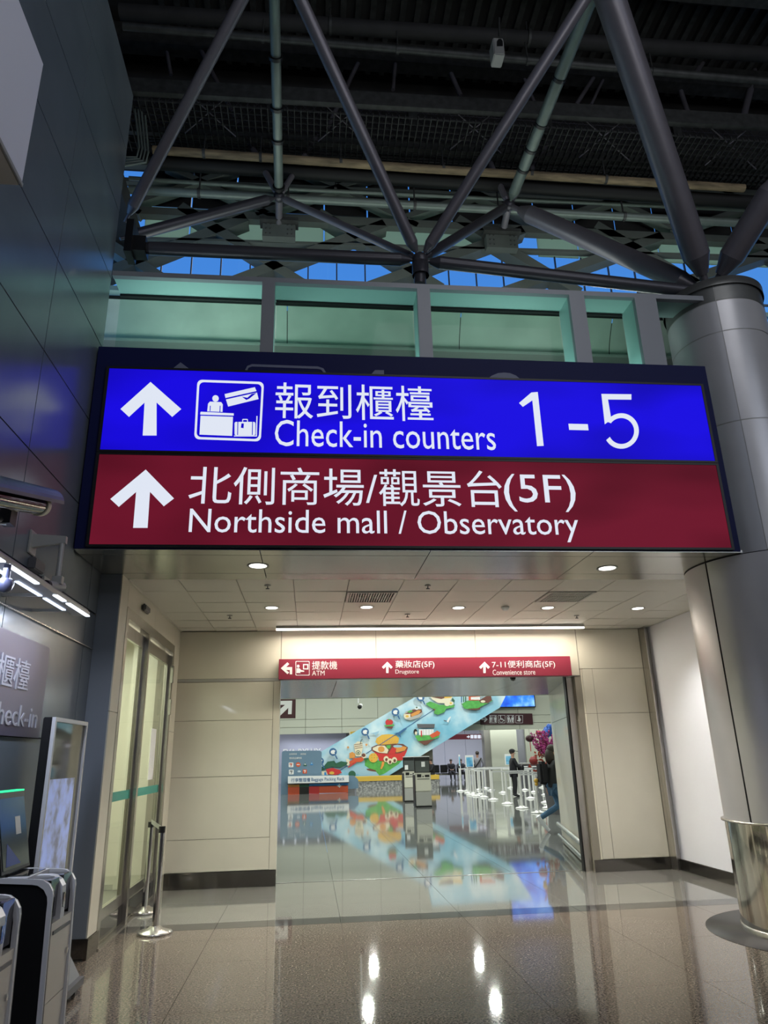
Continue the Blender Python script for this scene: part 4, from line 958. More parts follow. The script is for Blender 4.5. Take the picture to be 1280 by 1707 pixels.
for i, p in enumerate(FP):
    near_ = sorted([q for q in FP if q is not p and q[1] > p[1]-.5 and abs(q[0]-p[0])+abs(q[1]-p[1]) > 1], key=lambda q: (q[0]-p[0])**2+(q[1]-p[1])**2)
    tg = near_[0][:2] if near_ and (near_[0][0]-p[0])**2+(near_[0][1]-p[1])**2 < 25 else None
    ql = {0: 'slim pale queue post at the left end, carrying the edge-on notice', 10: 'slim pale queue post standing clear of the left cluster, with a free base', 14: 'slim pale queue post standing nearest in the middle of the barrier', 16: 'slim pale queue post with its base nearest the viewer right of the middle', 20: 'slim pale queue post behind the shoe of the walking person', 18: 'slim pale queue post with a clear round base left of the walking person'}.get(i, 'slim pale queue post in the thicket of barrier posts beyond the doorway')
    post('queue_post', p[0], p[1], ql, 'queue posts in the concourse', h=1.0, mt='chrome_w', base=.2, r=.042, tgt=tg)
for (x0, y0, x1, y1, base, lb) in ((764, 1258, 767.5, 1277, (769, 1318), 'leftmost post-top notice, seen edge on'), (775, 1259, 790, 1279, (781, 1322), 'blue post-top notice right of the edge-on one'), (841, 1257, 855, 1275, (852, 1318), 'blue post-top notice before the person in a cap')):
    q = P(*base, Z=0); Yp = q[1]
    n_ = thing('queue_notice', lb+', above the queue belts', 'notice', (q[0], Yp, 0), 'notices on queue posts')
    a = P(x0, y0, Y=Yp-.06); c = P(x1, y1, Y=Yp-.06); bx('frame', 'print_w', n_, a[0], c[0], Yp-.06, Yp-.03, c[2], a[2])
    dx = (c[0]-a[0])*.12; bx('notice_sheet', 'poster', n_, a[0]+dx, c[0]-dx, Yp-.066, Yp-.06, c[2]+.03, a[2]-.09)
    B().tube([(q[0], Yp-.045, c[2]), (q[0], Yp-.045, 0)], .02, 8).build('stem', 'print_w', n_)

# ================================================================ FAR KIOSKS
def far_kiosk(xc, y, label, paper):
    k = thing('concourse_kiosk', label, 'kiosk', (xc, y, 0), 'white kiosks in the concourse')
    w_ = .26; 
    bx('base', 'black', k, xc-w_, xc+w_, y, y+.5, 0, .05); bx('lower_door', 'grey_l', k, xc-w_, xc+w_, y, y+.5, .05, .48, ch=.01); bx('cabinet', 'kiosk_f', k, xc-w_, xc+w_, y-.01, y+.5, .485, 1.04, ch=.02)
    bx('receipt_slot', 'black', k, xc-w_+.06, xc+w_-.05, y-.015, y-.005, .86, .88); bx('card_reader', 'black', k, xc-w_+.06, xc-.06, y-.02, y-.004, .93, 1.02); bx('card_reader', 'black', k, xc+.06, xc+w_-.05, y-.02, y-.004, .93, 1.0); bx('scanner', 'black', k, xc-.02, xc+.02, y-.02, y-.004, .93, .97)
    bx('side_trim', 'black', k, xc-w_-.02, xc-w_, y, y+.5, .02, 1.0)
    s_ = bx('screen_housing', 'black', k, xc-w_, xc+w_, y+.15, y+.22, 1.06, 1.56, ch=.01); bx('glass', 'screen_g', s_, xc-w_+.03, xc+w_-.02, y+.143, y+.15, 1.09, 1.44)
    bx('top_light', 'print_w', s_, xc-w_, xc+w_, y+.13, y+.22, 1.56, 1.585); bx('paper', 'print_w', s_, xc+paper[0], xc+paper[0]+.12, y+.135, y+.143, paper[1], paper[1]+.16, label='small white sheet on the screen')
    bx('shelf', 'kiosk_f', k, xc-w_, xc+w_, y-.01, y+.2, 1.04, 1.06)
p = P(707, 1346, Z=0); far_kiosk(p[0], p[1], 'cream and black kiosk in the concourse, the nearer of the pair', (-.02, 1.25))
p = P(685, 1337, Z=0); far_kiosk(p[0]+.03, p[1], 'cream and black kiosk half hidden behind its nearer twin', (-.2, 1.12))

# ================================================================ BAGGAGE RACK
bk = thing('packing_rack', 'slate-blue information board with a white baggage packing rack band', 'board', (.4, 37, 0))
Yr = 37.0
def rk(name, mt, pts, Y=Yr, th=.05, label=None): return plate(name, mt, bk, pts, Y, th, label=label)
rk('board', 'rack', [(470, 1254), (472, 1252), (533, 1251), (536, 1254), (536, 1292), (590, 1293), (597, 1300), (597, 1314), (468, 1325)], th=.12)
rk('counter', 'print_w', [(480, 1294), (581, 1292.5), (581, 1303.5), (480, 1306)], Y=Yr-.3, th=.2); rk('counter_edge', 'black', [(479, 1306), (581.5, 1303.5), (581.5, 1305), (479, 1307.5)], Y=Yr-.25, th=.2)
for nm, mt_, x0, x1, y0, y1 in (('colour_band', 'orange', 480, 499, 1308, 1312), ('colour_band', 'brightorange', 480, 499, 1312, 1325), ('colour_band', 'dgreen', 499, 515, 1308, 1312), ('colour_band', 'black', 499, 515, 1312, 1324), ('colour_band', 'blue', 515, 580, 1306.5, 1310), ('colour_band', 'red', 515, 532, 1311, 1323), ('colour_band', 'brightorange', 532, 580, 1310.5, 1322)):
    rk(nm, mt_, [(x0, y0), (x1, y0-(x1-x0)*.02), (x1, y1-(x1-x0)*.02), (x0, y1)], Y=Yr-.15, th=.05)
rk('plane_symbol', 'print_w', [(561, 1310), (564, 1309), (565.5, 1306), (567, 1309), (569.5, 1310), (567, 1311), (566, 1313.5), (564, 1311.3)], Y=Yr-.21, th=.02)
T('行李整理檯', 485, 1297, 517, 1303.5, 0, bk, 'ring', Yr-.5, .01); T('Baggage Packing Rack', 519, 1296, 574, 1303, 0, bk, 'ring', Yr-.5, .01)
T('出境美食', 482, 1255.5, 495, 1258.5, 0, bk, 'print_w', Yr-.12, .01); T('國際線', 501, 1255.5, 510, 1258.5, 0, bk, 'print_w', Yr-.12, .01); T('環球食品購物區', 482, 1262, 503, 1265.5, 0, bk, 'print_w', Yr-.12, .01)
for (x, y, r, m1_, m2_, kind) in ((485, 1275, 4, 'print_w', 'brightorange', 's'), (497, 1274.5, 4, 'brightorange', 'print_w', 'r'), (508.5, 1274, 3, 'dgreen', 'print_w', 't'), (519.5, 1272.5, 2.8, 'blue', 'pale', 't'), (485.5, 1287, 4, 'print_w', 'grey_p', 's'), (498.5, 1286, 2.6, 'print_w', 'pale', 'o'), (508, 1286, 3.5, 'brightorange', 'print_w', 's')):
    rk('shop_logo', m1_, rrect(x-r, y-r, x+r, y+r, r*.3) if kind in 's' else (oval(x, y, r, r*(.6 if kind == 'o' else 1), 12) if kind != 't' else [(x, y-r), (x+r, y+r), (x-r, y+r)]), Y=Yr-.121, th=.01)
    if kind == 's': rk('shop_logo', m2_, [(x-r*.6, y-r*.6), (x+r*.6, y-r*.6), (x+.2, y+r*.7), (x-r*.2, y+r*.7), (x+.3, y-r*.2), (x-r*.6, y-r*.2)], Y=Yr-.132, th=.01)
    elif kind == 'r': rk('shop_logo', m2_, [(x-r*.6, y-.7), (x+r*.6, y-.7), (x+r*.6, y+.7), (x-r*.6, y+.7)], Y=Yr-.132, th=.01)
    else: rk('shop_logo', m2_, oval(x, y, r*.4, r*.4, 8), Y=Yr-.132, th=.01)
# shop lettering behind the board
sl = thing('shop_lettering', 'white raised shop lettering half hidden behind the slate-blue board', 'sign', (0, 40, 1))
T('EVA RYLUX', 472, 1248, 535, 1258, .01, sl, 'print_w', 42.0, .1)
Yl = 46
sw = thing('spotlight_rail', 'row of small spotlights washing the far lilac wall left of the mural', 'light', (0, 50, 3.4))
bx('rail', 'grey_p', sw, -3, 3.4, 51, 51.08, 3.55, 3.6)
for x in (-2.8, 0, 3): B().tube([(x, 51.04, 3.6), (x, 51.04, 4.0)], .02, 6).build('hanger_rod', 'grey_p', sw)
for k in range(6):
    x = -1.6+k*.75; B().tube([(x, 51.04, 3.55), (x, 51.1, 3.4)], .07, 10).build('spot_head', 'print_w', sw); lamp('spot_lamp', 'SPOT', (x, 51.2, 3.35), 60, (.8, .85, 1), .05, rot=(math.radians(35), 0, 0), spot=math.radians(90))
struct(bx('wall_shop', 'lilac', None, -6, 2.6, 53, 53.1, 0, 4))
yb = thing('yellow_display', 'yellow glazed display panel behind the top left slope of the mural', 'display', (4, 43, 2.6))
plate('panel', 'yellow', yb, [(583, 1220), (606, 1218), (606, 1236), (583, 1238)], 43.86, .1); plate('frame', 'cream', yb, [(582, 1219), (583.5, 1219), (584.5, 1240), (583, 1240)], 43.75, .1)

# ================================================================ MURAL
YM = 42.0
mu = thing('stair_mural', 'long sky-blue food mural on the slanting stair side beyond the doorway', 'mural', (5, YM, 0))
plate('mural_panel', 'mural', mu, [(528, 1257), (700, 1157), (704, 1130), (856, 1130), (831, 1180), (640, 1297), (590, 1299), (530, 1296)], YM, .3)
zo = [0]
def mp(mt, pts, tf, name='printed_shape'):
    zo[0] += .0016; return plate(name, mt, mu, pts, YM-.3-zo[0], .0016, tf)
c7 = lambda p: (470+p[0]/7.11, 1150+p[1]/7.11)
c3_ = lambda p: (560+p[0]/9.143, 1180+p[1]/9.143)
c4 = lambda p: (660+p[0]/9.143, 1150+p[1]/9.143)
plate('handrail_line', 'ring', mu, [(560, 1288), (724, 1182), (724, 1183.2), (560, 1289.4)], YM-.301, .02)
# clouds
for pts in (oval(300, 950, 170, 60), oval(520, 1000, 180, 60), oval(120, 900, 120, 40)): mp('pale', pts, c3_)
# green island with red bowl
mp('green', [(440, 800), (500, 770), (640, 800), (1000, 800), (960, 850), (740, 1000), (660, 1030), (600, 960), (520, 930), (440, 880)], c3_)
mp('brown', [(460, 930), (520, 925), (600, 950), (620, 975), (540, 965), (480, 950)], c3_)
mp('gold', [(600, 520), (620, 460), (700, 410), (800, 400), (900, 410), (960, 460), (950, 530), (900, 560), (760, 620), (640, 560)], c3_)
for k in range(9): a = 600+k*40; mp('orange', [(a+20, 470-abs(k-4)*-8), (a+26, 470-abs(k-4)*-8), (760+(a-760)*.5+5, 590), (760+(a-760)*.5, 590)], c3_)
mp('red', [(535, 620), (560, 660), (640, 690), (800, 705), (980, 690), (1095, 610), (1070, 680), (1010, 800), (660, 810), (640, 740)], c3_)
mp('brown', [(540, 600), (620, 565), (740, 560), (900, 545), (1020, 550), (1095, 600), (1080, 640), (980, 690), (800, 705), (640, 690), (540, 640)], c3_)
mp('cream', [(560, 610), (640, 575), (740, 575), (800, 640), (780, 695), (650, 680), (560, 640)], c3_)
mp('orange', oval(690, 630, 50, 45), c3_); mp('orange', [(880, 590), (930, 560), (1080, 600), (1050, 650), (920, 680)], c3_); mp('pale', oval(940, 585, 70, 20), c3_); mp('green', [(760, 570), (840, 565), (820, 620), (780, 620)], c3_)
mp('red', [(790, 700), (860, 600), (920, 620), (900, 700)], c3_)
mp('gold', oval(570, 760, 70, 72), c3_)
for k in range(7): mp('green' if k % 2 else 'red', oval(545+k % 3*40, 720+k//3*40, 7, 7, 6), c3_)
for x, y in ((765, 780), (820, 815), (890, 795)): mp('cream', oval(x, y, 40, 45), c3_); mp('brown', oval(x+4, y+10, 20, 25), c3_)
mp('orange', [(700, 820), (740, 820), (730, 870), (700, 930), (675, 930), (690, 880)], c3_)
# cup, pastry, fries
mp('cream', [(270, 560), (330, 510), (400, 520), (410, 600), (380, 740), (300, 740)], c3_)
for k in range(3): mp('brown', [(275+k*6, 560+k*28), (400, 540+k*28), (402, 548+k*28), (277+k*6, 569+k*28)], c3_)
mp('black', [(365, 555), (378, 490), (405, 475), (408, 482), (386, 495), (374, 556)], c3_); mp('dgreen', oval(337, 683, 35, 36), c3_); mp('cream', oval(337, 683, 26, 27), c3_); mp('dgreen', [(325, 700), (330, 668), (345, 668), (350, 700)], c3_)
mp('cream', oval(425, 730, 38, 42), c3_); mp('brown', oval(420, 722, 30, 28), c3_)
mp('orange', [(205, 690), (250, 670), (290, 700), (290, 760), (205, 770)], c3_); mp('brightorange', [(250, 770), (400, 750), (430, 790), (390, 820), (280, 830)], c3_)
mp('red', [(180, 900), (300, 820), (310, 835), (190, 912)], c3_); mp('cream', [(150, 770), (210, 790), (200, 880), (170, 880)], c3_); mp('brightorange', [(200, 820), (250, 790), (290, 830), (210, 870)], c3_)
mp('dgreen', [(420, 770), (500, 760), (490, 790), (430, 800)], c3_); mp('dgreen', oval(245, 1012, 55, 55), c3_)
for x, y in ((183, 600), (463, 560)): mp('orange', [(x, y-25), (x+7, y-7), (x+25, y-5), (x+10, y+6), (x+15, y+25), (x, y+12), (x-15, y+25), (x-10, y+6), (x-25, y-5), (x-7, y-7)], c3_)
# strawberry cake island
mp('red', oval(810, 220, 58, 50), c3_); mp('green', [(735, 265), (880, 250), (890, 275), (740, 285)], c3_); mp('brown', [(750, 290), (875, 280), (850, 320), (790, 310)], c3_); mp('green', [(790, 180), (810, 168), (840, 180), (812, 190)], c3_)
# plane silhouettes
mp('ring', [(880, 390), (960, 370), (1040, 310), (1085, 315), (1030, 360), (980, 400), (990, 445), (970, 440), (940, 400)], c3_)
mp('pale', [(520, 390), (600, 370), (660, 350), (650, 375), (600, 435), (590, 400)], c3_)
# left bottom dish and trees
mp('dgreen', [(500, 900), (540, 850), (620, 840), (640, 870), (700, 845), (780, 860), (760, 890), (690, 920), (580, 910), (470, 960), (460, 920)], c7)
mp('red', [(520, 940), (600, 925), (690, 950), (710, 985), (640, 1010), (540, 1000)], c7); mp('cream', [(460, 965), (520, 960), (545, 1010), (480, 1010)], c7); mp('blue', [(500, 975), (520, 975), (530, 1010), (500, 1010)], c7); mp('gold', oval(590, 985, 30, 18), c7)
# bento dish and egg
mp('grey_l', [(110, 380), (150, 330), (260, 290), (390, 290), (408, 360), (360, 420), (220, 465), (140, 450)], c4); mp('brown', [(130, 370), (260, 300), (390, 295), (400, 340), (330, 380), (230, 410), (130, 430)], c4)
mp('cream', [(120, 370), (220, 365), (220, 420), (150, 440), (120, 420)], c4); mp('gold', oval(170, 402, 25, 18), c4); mp('orange', [(225, 370), (340, 310), (380, 320), (350, 365), (240, 412)], c4); mp('green', [(170, 335), (220, 308), (260, 325), (210, 350)], c4)
mp('print_w', oval(315, 280, 28, 25), c4); mp('dgreen', oval(315, 268, 14, 13), c4)
# top bowl island
mp('green', [(450, 210), (520, 175), (660, 230), (900, 225), (880, 265), (760, 290), (740, 340), (640, 378), (580, 360), (590, 300), (520, 265)], c4)
mp('cream', [(505, 90), (870, 90), (830, 170), (760, 205), (640, 200), (560, 150)], c4); mp('brown', [(515, 75), (730, 75), (740, 125), (690, 140), (560, 115)], c4); mp('gold', [(730, 90), (870, 75), (840, 120), (740, 130)], c4)
mp('cream', oval(780, 215, 42, 32), c4); mp('cream', oval(835, 205, 42, 32), c4); mp('gold', oval(835, 203, 18, 14), c4); mp('dgreen', [(860, 120), (895, 160), (890, 200), (850, 160)], c4)
mp('brown', [(560, 290), (600, 290), (590, 320)], c4)
# market shed island
mp('green', [(290, 710), (320, 690), (660, 690), (660, 720), (560, 760), (460, 770), (340, 780)], c4); mp('brown', [(340, 785), (460, 770), (600, 740), (480, 830), (430, 840)], c4)
mp('grey_p', [(318, 520), (592, 520), (585, 580), (330, 580)], c4); mp('print_w', [(350, 600), (575, 600), (565, 690), (350, 690)], c4)
for k in range(4): mp('grey_l', [(410+k*45, 605), (416+k*45, 605), (416+k*45, 690), (410+k*45, 690)], c4)
mp('red', [(378, 620), (395, 620), (398, 715), (378, 715)], c4); mp('brightorange', [(510, 690), (630, 620), (675, 650), (660, 690), (550, 735)], c4); mp('black', oval(295, 640, 28, 45), c4); mp('cream', oval(305, 660, 18, 28), c4)
mp('print_w', [(770, 480), (800, 430), (830, 405), (835, 415), (808, 470), (800, 500)], c4); mp('grey_p', [(725, 460), (775, 470), (770, 485), (730, 475)], c4)
# right island
mp('green', [(1000, 215), (1080, 165), (1280, 165), (1280, 255), (1100, 290), (1040, 285)], c4); mp('brown', [(1090, 290), (1280, 262), (1280, 300), (1200, 308)], c4); mp('brightorange', [(1120, 75), (1280, 75), (1280, 160), (1130, 160)], c4); mp('print_w', [(1140, 110), (1280, 105), (1280, 150), (1140, 150)], c4)
for k in range(3): mp('dgreen' if k else 'ring', [(990+k*32, 75), (1005+k*32, 75), (1005+k*32, 185), (990+k*32, 190)], c4)
c4b = lambda p: (700+p[0]/4.571, 1080+p[1]/4.571)
mp('green', [(320, 430), (370, 405), (560, 400), (480, 440), (440, 460), (350, 465)], c4b); mp('brown', [(350, 468), (440, 462), (480, 445), (430, 475)], c4b); mp('brown', [(450, 400), (500, 370), (540, 360), (548, 400), (520, 420), (460, 420)], c4b)
mp('brightorange', [(370, 355), (480, 352), (480, 365), (385, 368), (385, 400), (372, 400)], c4b); mp('cream', oval(480, 408, 18, 9), c4b)
# round pin markers
for x, y in ((533.5, 1269), (555, 1253.5), (608.5, 1220), (659, 1187), (701, 1162.5)):
    a = plate('pin_marker', 'ring', mu, oval(x, y, 6.4, 6.6), YM-.56, .03); plate('pin_symbol', 'print_w', mu, [(x-3, y-2.2), (x+1, y-3.5), (x+4, y-2), (x+2.5, y+1), (x+3, y+3.5), (x-2, y+3.5), (x-4, y+.8)], YM-.60, .01)
    plate('pin_tail', 'ring', mu, [(x+3, y+6), (x+5, y+5), (x+8, y+12), (x+6, y+12)], YM-.56, .03)
# planter bench under the mural
bn = thing('stone_bench', 'long speckled stone bench wall with a yellow top band under the mural', 'bench', (5, 40, 0))
a = P(594, 1297, Y=40)[0]; c = P(731, 1297, Y=40)[0]
bx('stone_front', 'speck', bn, a, c, 40, 41.4, 0, .40); bx('yellow_top', 'yellow', bn, a-.03, c+.03, 39.96, 41.45, .40, .62)

# ---- TV, wayfinding signs
tv = thing('wall_screen', 'big lit blue video screen on the far cream wall', 'screen', (12.5, 43.9, 4.3))
bx('housing', 'black', tv, 11.28, 13.72, 43.75, 44, 4.24, 7.2); bx('picture', 'tv', tv, 11.34, 13.66, 43.73, 43.75, 4.30, 7.14)
YW = 43.88
rs = thing('restroom_sign', 'dark maroon restroom sign with arrow and four symbols on the far wall', 'sign', (12, YW, 3.5))
plate('sign_panel', 'maroon', rs, [(799, 1189), (886.5, 1189.5), (888, 1207.5), (800.5, 1208)], YW, .08)
c6 = lambda p: (760+p[0]/9.143, 1180+p[1]/9.143)
def rsym(pts, p=rs, mt='print_w', Y=YW-.08, tf=c6): return plate('symbol', mt, p, pts, Y, .01, tf)
rsym([(388, 163), (440, 163), (425, 140), (438, 128), (482, 174), (438, 220), (425, 208), (440, 185), (388, 185)])
for x in (508, 640, 775, 908): outline(rrect(x, 112, x+110, 232, 6), 5, 'print_w', rs, YW-.08, .01, tf=c6)
for x in (532, 597, 803, 860): rsym(oval(x, 130, 9, 10, 10)); rsym([(x-18, 145), (x+18, 145), (x+14, 185), (x+10, 185), (x+9, 220), (x-9, 220), (x-10, 185), (x-14, 185)])
rsym([(560, 118), (566, 118), (566, 226), (560, 226)]); rsym(oval(831, 170, 6, 7, 8)); rsym([(822, 180), (840, 180), (838, 218), (824, 218)])
rsym(oval(678, 125, 9, 9, 10)); rsym([(672, 137), (684, 137), (688, 165), (715, 170), (740, 195), (732, 202), (710, 183), (678, 180)])
outline(oval(690, 190, 34, 32, 16), 6, 'print_w', rs, YW-.08, .01, tf=c6)
rsym(oval(958, 135, 12, 13, 10)); rsym([(945, 150), (975, 150), (990, 180), (975, 210), (930, 200), (935, 185), (950, 185)])
r2 = thing('lit_restroom_sign', 'smaller lit dark red restroom sign hanging deeper in the far hall', 'sign', (10, 48, 2.9))
plate('sign_panel', 'maroon_e', r2, [(741.5, 1224.5), (807, 1223.5), (807, 1232), (741.5, 1233)], 47, .12)
for k in range(4): plate('symbol', 'print_e', r2, [(784+k*6, 1225), (789+k*6, 1225), (789+k*6, 1231), (784+k*6, 1231)], 46.88, .01)
plate('symbol', 'print_e', r2, [(778, 1227.4), (780.5, 1227.4), (780.5, 1225.4), (783.2, 1228.2), (780.5, 1231), (780.5, 1229.2), (778, 1229.2)], 46.88, .01)
for x in (745, 800): B().tube([P(x, 1224, Y=47), (P(x, 1224, Y=47)[0], 47, 4)], .03, 6).build('hanger_rod', 'grey_l', r2)
ar = thing('arrow_sign', 'square maroon sign with a white diagonal arrow beyond the left door jamb', 'sign', P(480, 1195, Y=24))
plate('sign_panel', 'maroon', ar, [(452, 1163), (493, 1162), (492.5, 1197.5), (452, 1198)], 24, .08)
plate('symbol', 'print_w', ar, [(463, 1168.5), (487, 1168), (486, 1190.5), (480, 1190.5), (480.5, 1180), (466, 1194), (460, 1188), (475, 1175), (463, 1175)], 23.92, .01)
B().tube([P(475, 1163, Y=24.0), (P(475, 1163, Y=24.0)[0], 24.0, 8)], .03, 8).build('hanger_rod', 'grey_l', ar)

# ================================================================ SEATS, LANTERNS, PLANT
row = thing('seat_row', 'row of joined dark waiting seats by the far lilac wall', 'seats', P(760, 1300, Y=50))
row.location.z = 0; WL[row.name] = Vector(row.location)
for k in range(6):
    x = 8.25+k*.56+(0 if k < 6 else 0)
    bx('seat_back', 'black', row, x, x+.5, 50.4, 50.46, .48, .98, ch=.02); bx('seat', 'black', row, x, x+.5, 49.9, 50.4, .40, .46, ch=.02)
bx('beam', 'steel', row, 8.2, 11.6, 50.1, 50.16, .33, .40)
for x in (8.6, 9.9, 11.2): bx('leg', 'steel', row, x, x+.06, 49.9, 50.4, 0, .06); bx('leg', 'steel', row, x, x+.06, 50.1, 50.16, .06, .33)
for px, py, r, lb, Yn in ((883, 1231, .22, 'round dark red hanging lantern with a tassel before the cream wall', 44.5), (898, 1222, .16, 'small red hanging lantern, the higher and paler one', 44.8)):
    p = P(px, py, Y=Yn); ln = thing('red_lantern', lb, 'lantern', p, 'red lanterns'); B().ball(p, r, 14, (1.25, 1.25, .95)).build('globe', 'red' if r < .2 else 'maroon', ln)
    B().tube([p, (p[0], p[1], p[2]-.75)], .025, 6).build('tassel', 'red', ln); B().tube([p, (p[0], p[1], 4.0)], .008, 4).build('string', 'black', ln)
pl = thing('flower_arrangement', 'festive arrangement of magenta blossom and red gold foliage beside the queue', 'plant', (6.6, 20.6, 0))
rn = random.Random(3); b1 = B(); b2 = B(); b3 = B(); base = Vector(P(915, 1262, Y=20.6))
for k in range(46):
    a = Vector((base.x+rn.uniform(-.18, .2), 20.6+rn.uniform(-.2, .2), base.z)); c = a+Vector((rn.uniform(-.42, .3), rn.uniform(-.2, .2), rn.uniform(.25, .75))); b3.tube([a, c], .008, 4)
    for j in range(9): q = a.lerp(c, .45+j*.065); b1.ball(q+Vector((rn.uniform(-.03, .03),)*3), rn.uniform(.018, .034), 6)
b3.build('twigs', 'brown', pl)['kind'] = 'stuff'; b1.build('blossom', 'magenta', pl)['kind'] = 'stuff'
for k in range(90):
    q = base+Vector((rn.uniform(-.5, .3), rn.uniform(-.2, .2), rn.uniform(-.38, .1))); d = Vector((rn.uniform(-1, 1), rn.uniform(-1, 0), rn.uniform(-.2, 1))).normalized()*rn.uniform(.08, .16); s_ = d.cross(Vector((0, 1, .3))).normalized()*.03
    b2.add([q, q+d*.5+s_, q+d, q+d*.5-s_], [(0, 1, 2, 3)])
b2.build('foliage', 'redleaf', pl)['kind'] = 'stuff'
B().ball(Vector(P(889, 1268, Y=20.4)), .12, 12).build('red_ball', 'lacquer', pl); B().lathe([(.25, 0), (.32, .6), (.34, 1.05), (0, 1.05)], (base.x+.1, 20.6, 0), 20).build('stand', 'grey_p', pl)
bo = thing('blue_balloon', 'shiny blue foil decoration above the magenta blossom', 'decoration', P(912, 1225, Y=22))
b_ = B()
for k in range(7): p = Vector(P(912, 1225, Y=22))+Vector((rn.uniform(-.12, .25), rn.uniform(-.1, .1), rn.uniform(-.25, .3))); b_.ball(p, rn.uniform(.08, .14), 10, (1, 1, 1.3))
b_.build('foil', 'balloon', bo); B().tube([P(914, 1235, Y=22), P(916, 1300, Y=22)], .01, 5).build('string', 'print_w', bo)
ct = thing('grey_counter', 'low grey counter behind the queue posts near the flowers', 'counter', P(890, 1290, Y=37)); ct.location.z = 0; WL[ct.name] = Vector(ct.location)
a = P(872, 1274, Y=37); c = P(912, 1274, Y=37); bx('cabinet', 'grey_p', ct, a[0], c[0]+.6, 37, 38, 0, 1.08); bx('worktop', 'grey_l', ct, a[0]-.05, c[0]+.65, 36.95, 38.05, 1.08, 1.14)

# ================================================================ PEOPLE
def person(name_label, loc, rz, J, parts, h=1.7, group=None):
    """J: joint dict (local coordinates, facing -Y) -> one skinned body mesh; parts: dict of clothing"""
    pr = thing('person', name_label, 'person', loc, group, rz)
    J['hem'] = (J['pelvis'][0], J['pelvis'][1], J['pelvis'][2]-.05)
    def skin(name, chain, mt):
        vs = []; es = []; rs_ = []; idx = {}
        for ln in chain:
            prev = None
            for key, r in ln:
                if key not in idx: idx[key] = len(vs); vs.append(J[key]); rs_.append(r)
                if prev is not None: es.append((prev, idx[key]))
                prev = idx[key]
        me = bpy.data.meshes.new(name); me.from_pydata(vs, es, []); o = bpy.data.objects.new(name, me); COL.objects.link(o); o.parent = pr
        md = o.modifiers.new('skin', 'SKIN'); md.use_smooth_shade = True; sd = o.modifiers.new('sub', 'SUBSURF'); sd.levels = 1; sd.render_levels = 1
        for i, r in enumerate(rs_):
            sv = me.skin_vertices[0].data[i]; sv.radius = (r if isinstance(r, tuple) else (r, r)); sv.use_root = (i == 0)
        me.materials.append(M[mt])
        dg = bpy.context.evaluated_depsgraph_get(); m2_ = bpy.data.meshes.new_from_object(o.evaluated_get(dg)); o.modifiers.clear(); o.data = m2_; bpy.data.meshes.remove(me)
        for p in m2_.polygons: p.use_smooth = True
        return o
    body = [[('pelvis', .09), ('chest', .11), ('neck', .055), ('headb', .075), ('headm', .095), ('headt', .07)],
            [('chest', .11), ('shL', .05), ('elL', .045), ('wrL', .03), ('haL', .035), ('fiL', .012)], [('chest', .11), ('shR', .05), ('elR', .045), ('wrR', .03), ('haR', .035), ('fiR', .012)],
            [('pelvis', .09), ('hipL', .07), ('knL', .06), ('anL', .04), ('toL', .03)], [('pelvis', .09), ('hipR', .07), ('knR', .06), ('anR', .04), ('toR', .03)]]
    skin('body', body, 'skin')
    top = [[('hem', .165), ('pelvis', .17), ('chest', .175), ('neckb', .075)], [('chest', .17), ('shL', .075), ('elL', .06), ('wrL', .045)], [('chest', .17), ('shR', .075), ('elR', .06), ('wrR', .045)]]
    skin('jacket', top, parts['top'])
    skin('trousers', [[('pelvis', .145), ('hipL', .105), ('knL', .075), ('anL', .055)], [('pelvis', .145), ('hipR', .105), ('knR', .075), ('anR', .055)]], parts['legs'])
    for s_ in 'LR':
        a = Vector(J['an'+s_]); t_ = Vector(J['to'+s_]); d = (t_-a); b_ = B().tube([a+Vector((0, 0, .02))-d*.15, a+d*.4+Vector((0, 0, -.01)), t_+d*.1], .055, 10, .038); 
        v0 = off(pr); b_.v = [tuple(Vector(v)+v0) for v in b_.v]; b_.build('shoe', parts['shoe'], pr)
    hd_ = Vector(J['headm']); ht = Vector(J['headt']); v0 = off(pr)
    hb_ = B().ball(hd_+Vector((0, .02, .05)), .105, 14, (.95, 1.02, 1)); 
    hb_.v = [tuple(Vector(v)+v0) for v in hb_.v]; hb_.build('hair', 'hair', pr)
    nb = B().ball(hd_+Vector((0, -.105, -.02)), .018, 8, (.8, 1, 1.3)); nb.v = [tuple(Vector(v)+v0) for v in nb.v]; nb.build('nose', 'skin', pr)
    return pr, v0
def J0(**k):
    J = dict(pelvis=(0, 0, .92), chest=(0, 0, 1.28), neckb=(0, 0, 1.42), neck=(0, 0, 1.46), headb=(0, -.01, 1.54), headm=(0, -.01, 1.62), headt=(0, 0, 1.69),
             shL=(-.2, 0, 1.38), elL=(-.24, .02, 1.10), wrL=(-.24, -.05, .87), haL=(-.24, -.07, .80), fiL=(-.24, -.09, .72), shR=(.2, 0, 1.38), elR=(.24, .02, 1.10), wrR=(.24, -.05, .87), haR=(.24, -.07, .80), fiR=(.24, -.09, .72),
             hipL=(-.1, 0, .86), knL=(-.11, -.02, .48), anL=(-.11, .02, .08), toL=(-.12, -.15, .035), hipR=(.1, 0, .86), knR=(.11, -.02, .48), anR=(.11, .02, .08), toR=(.12, -.15, .035))
    J.update(k); return J
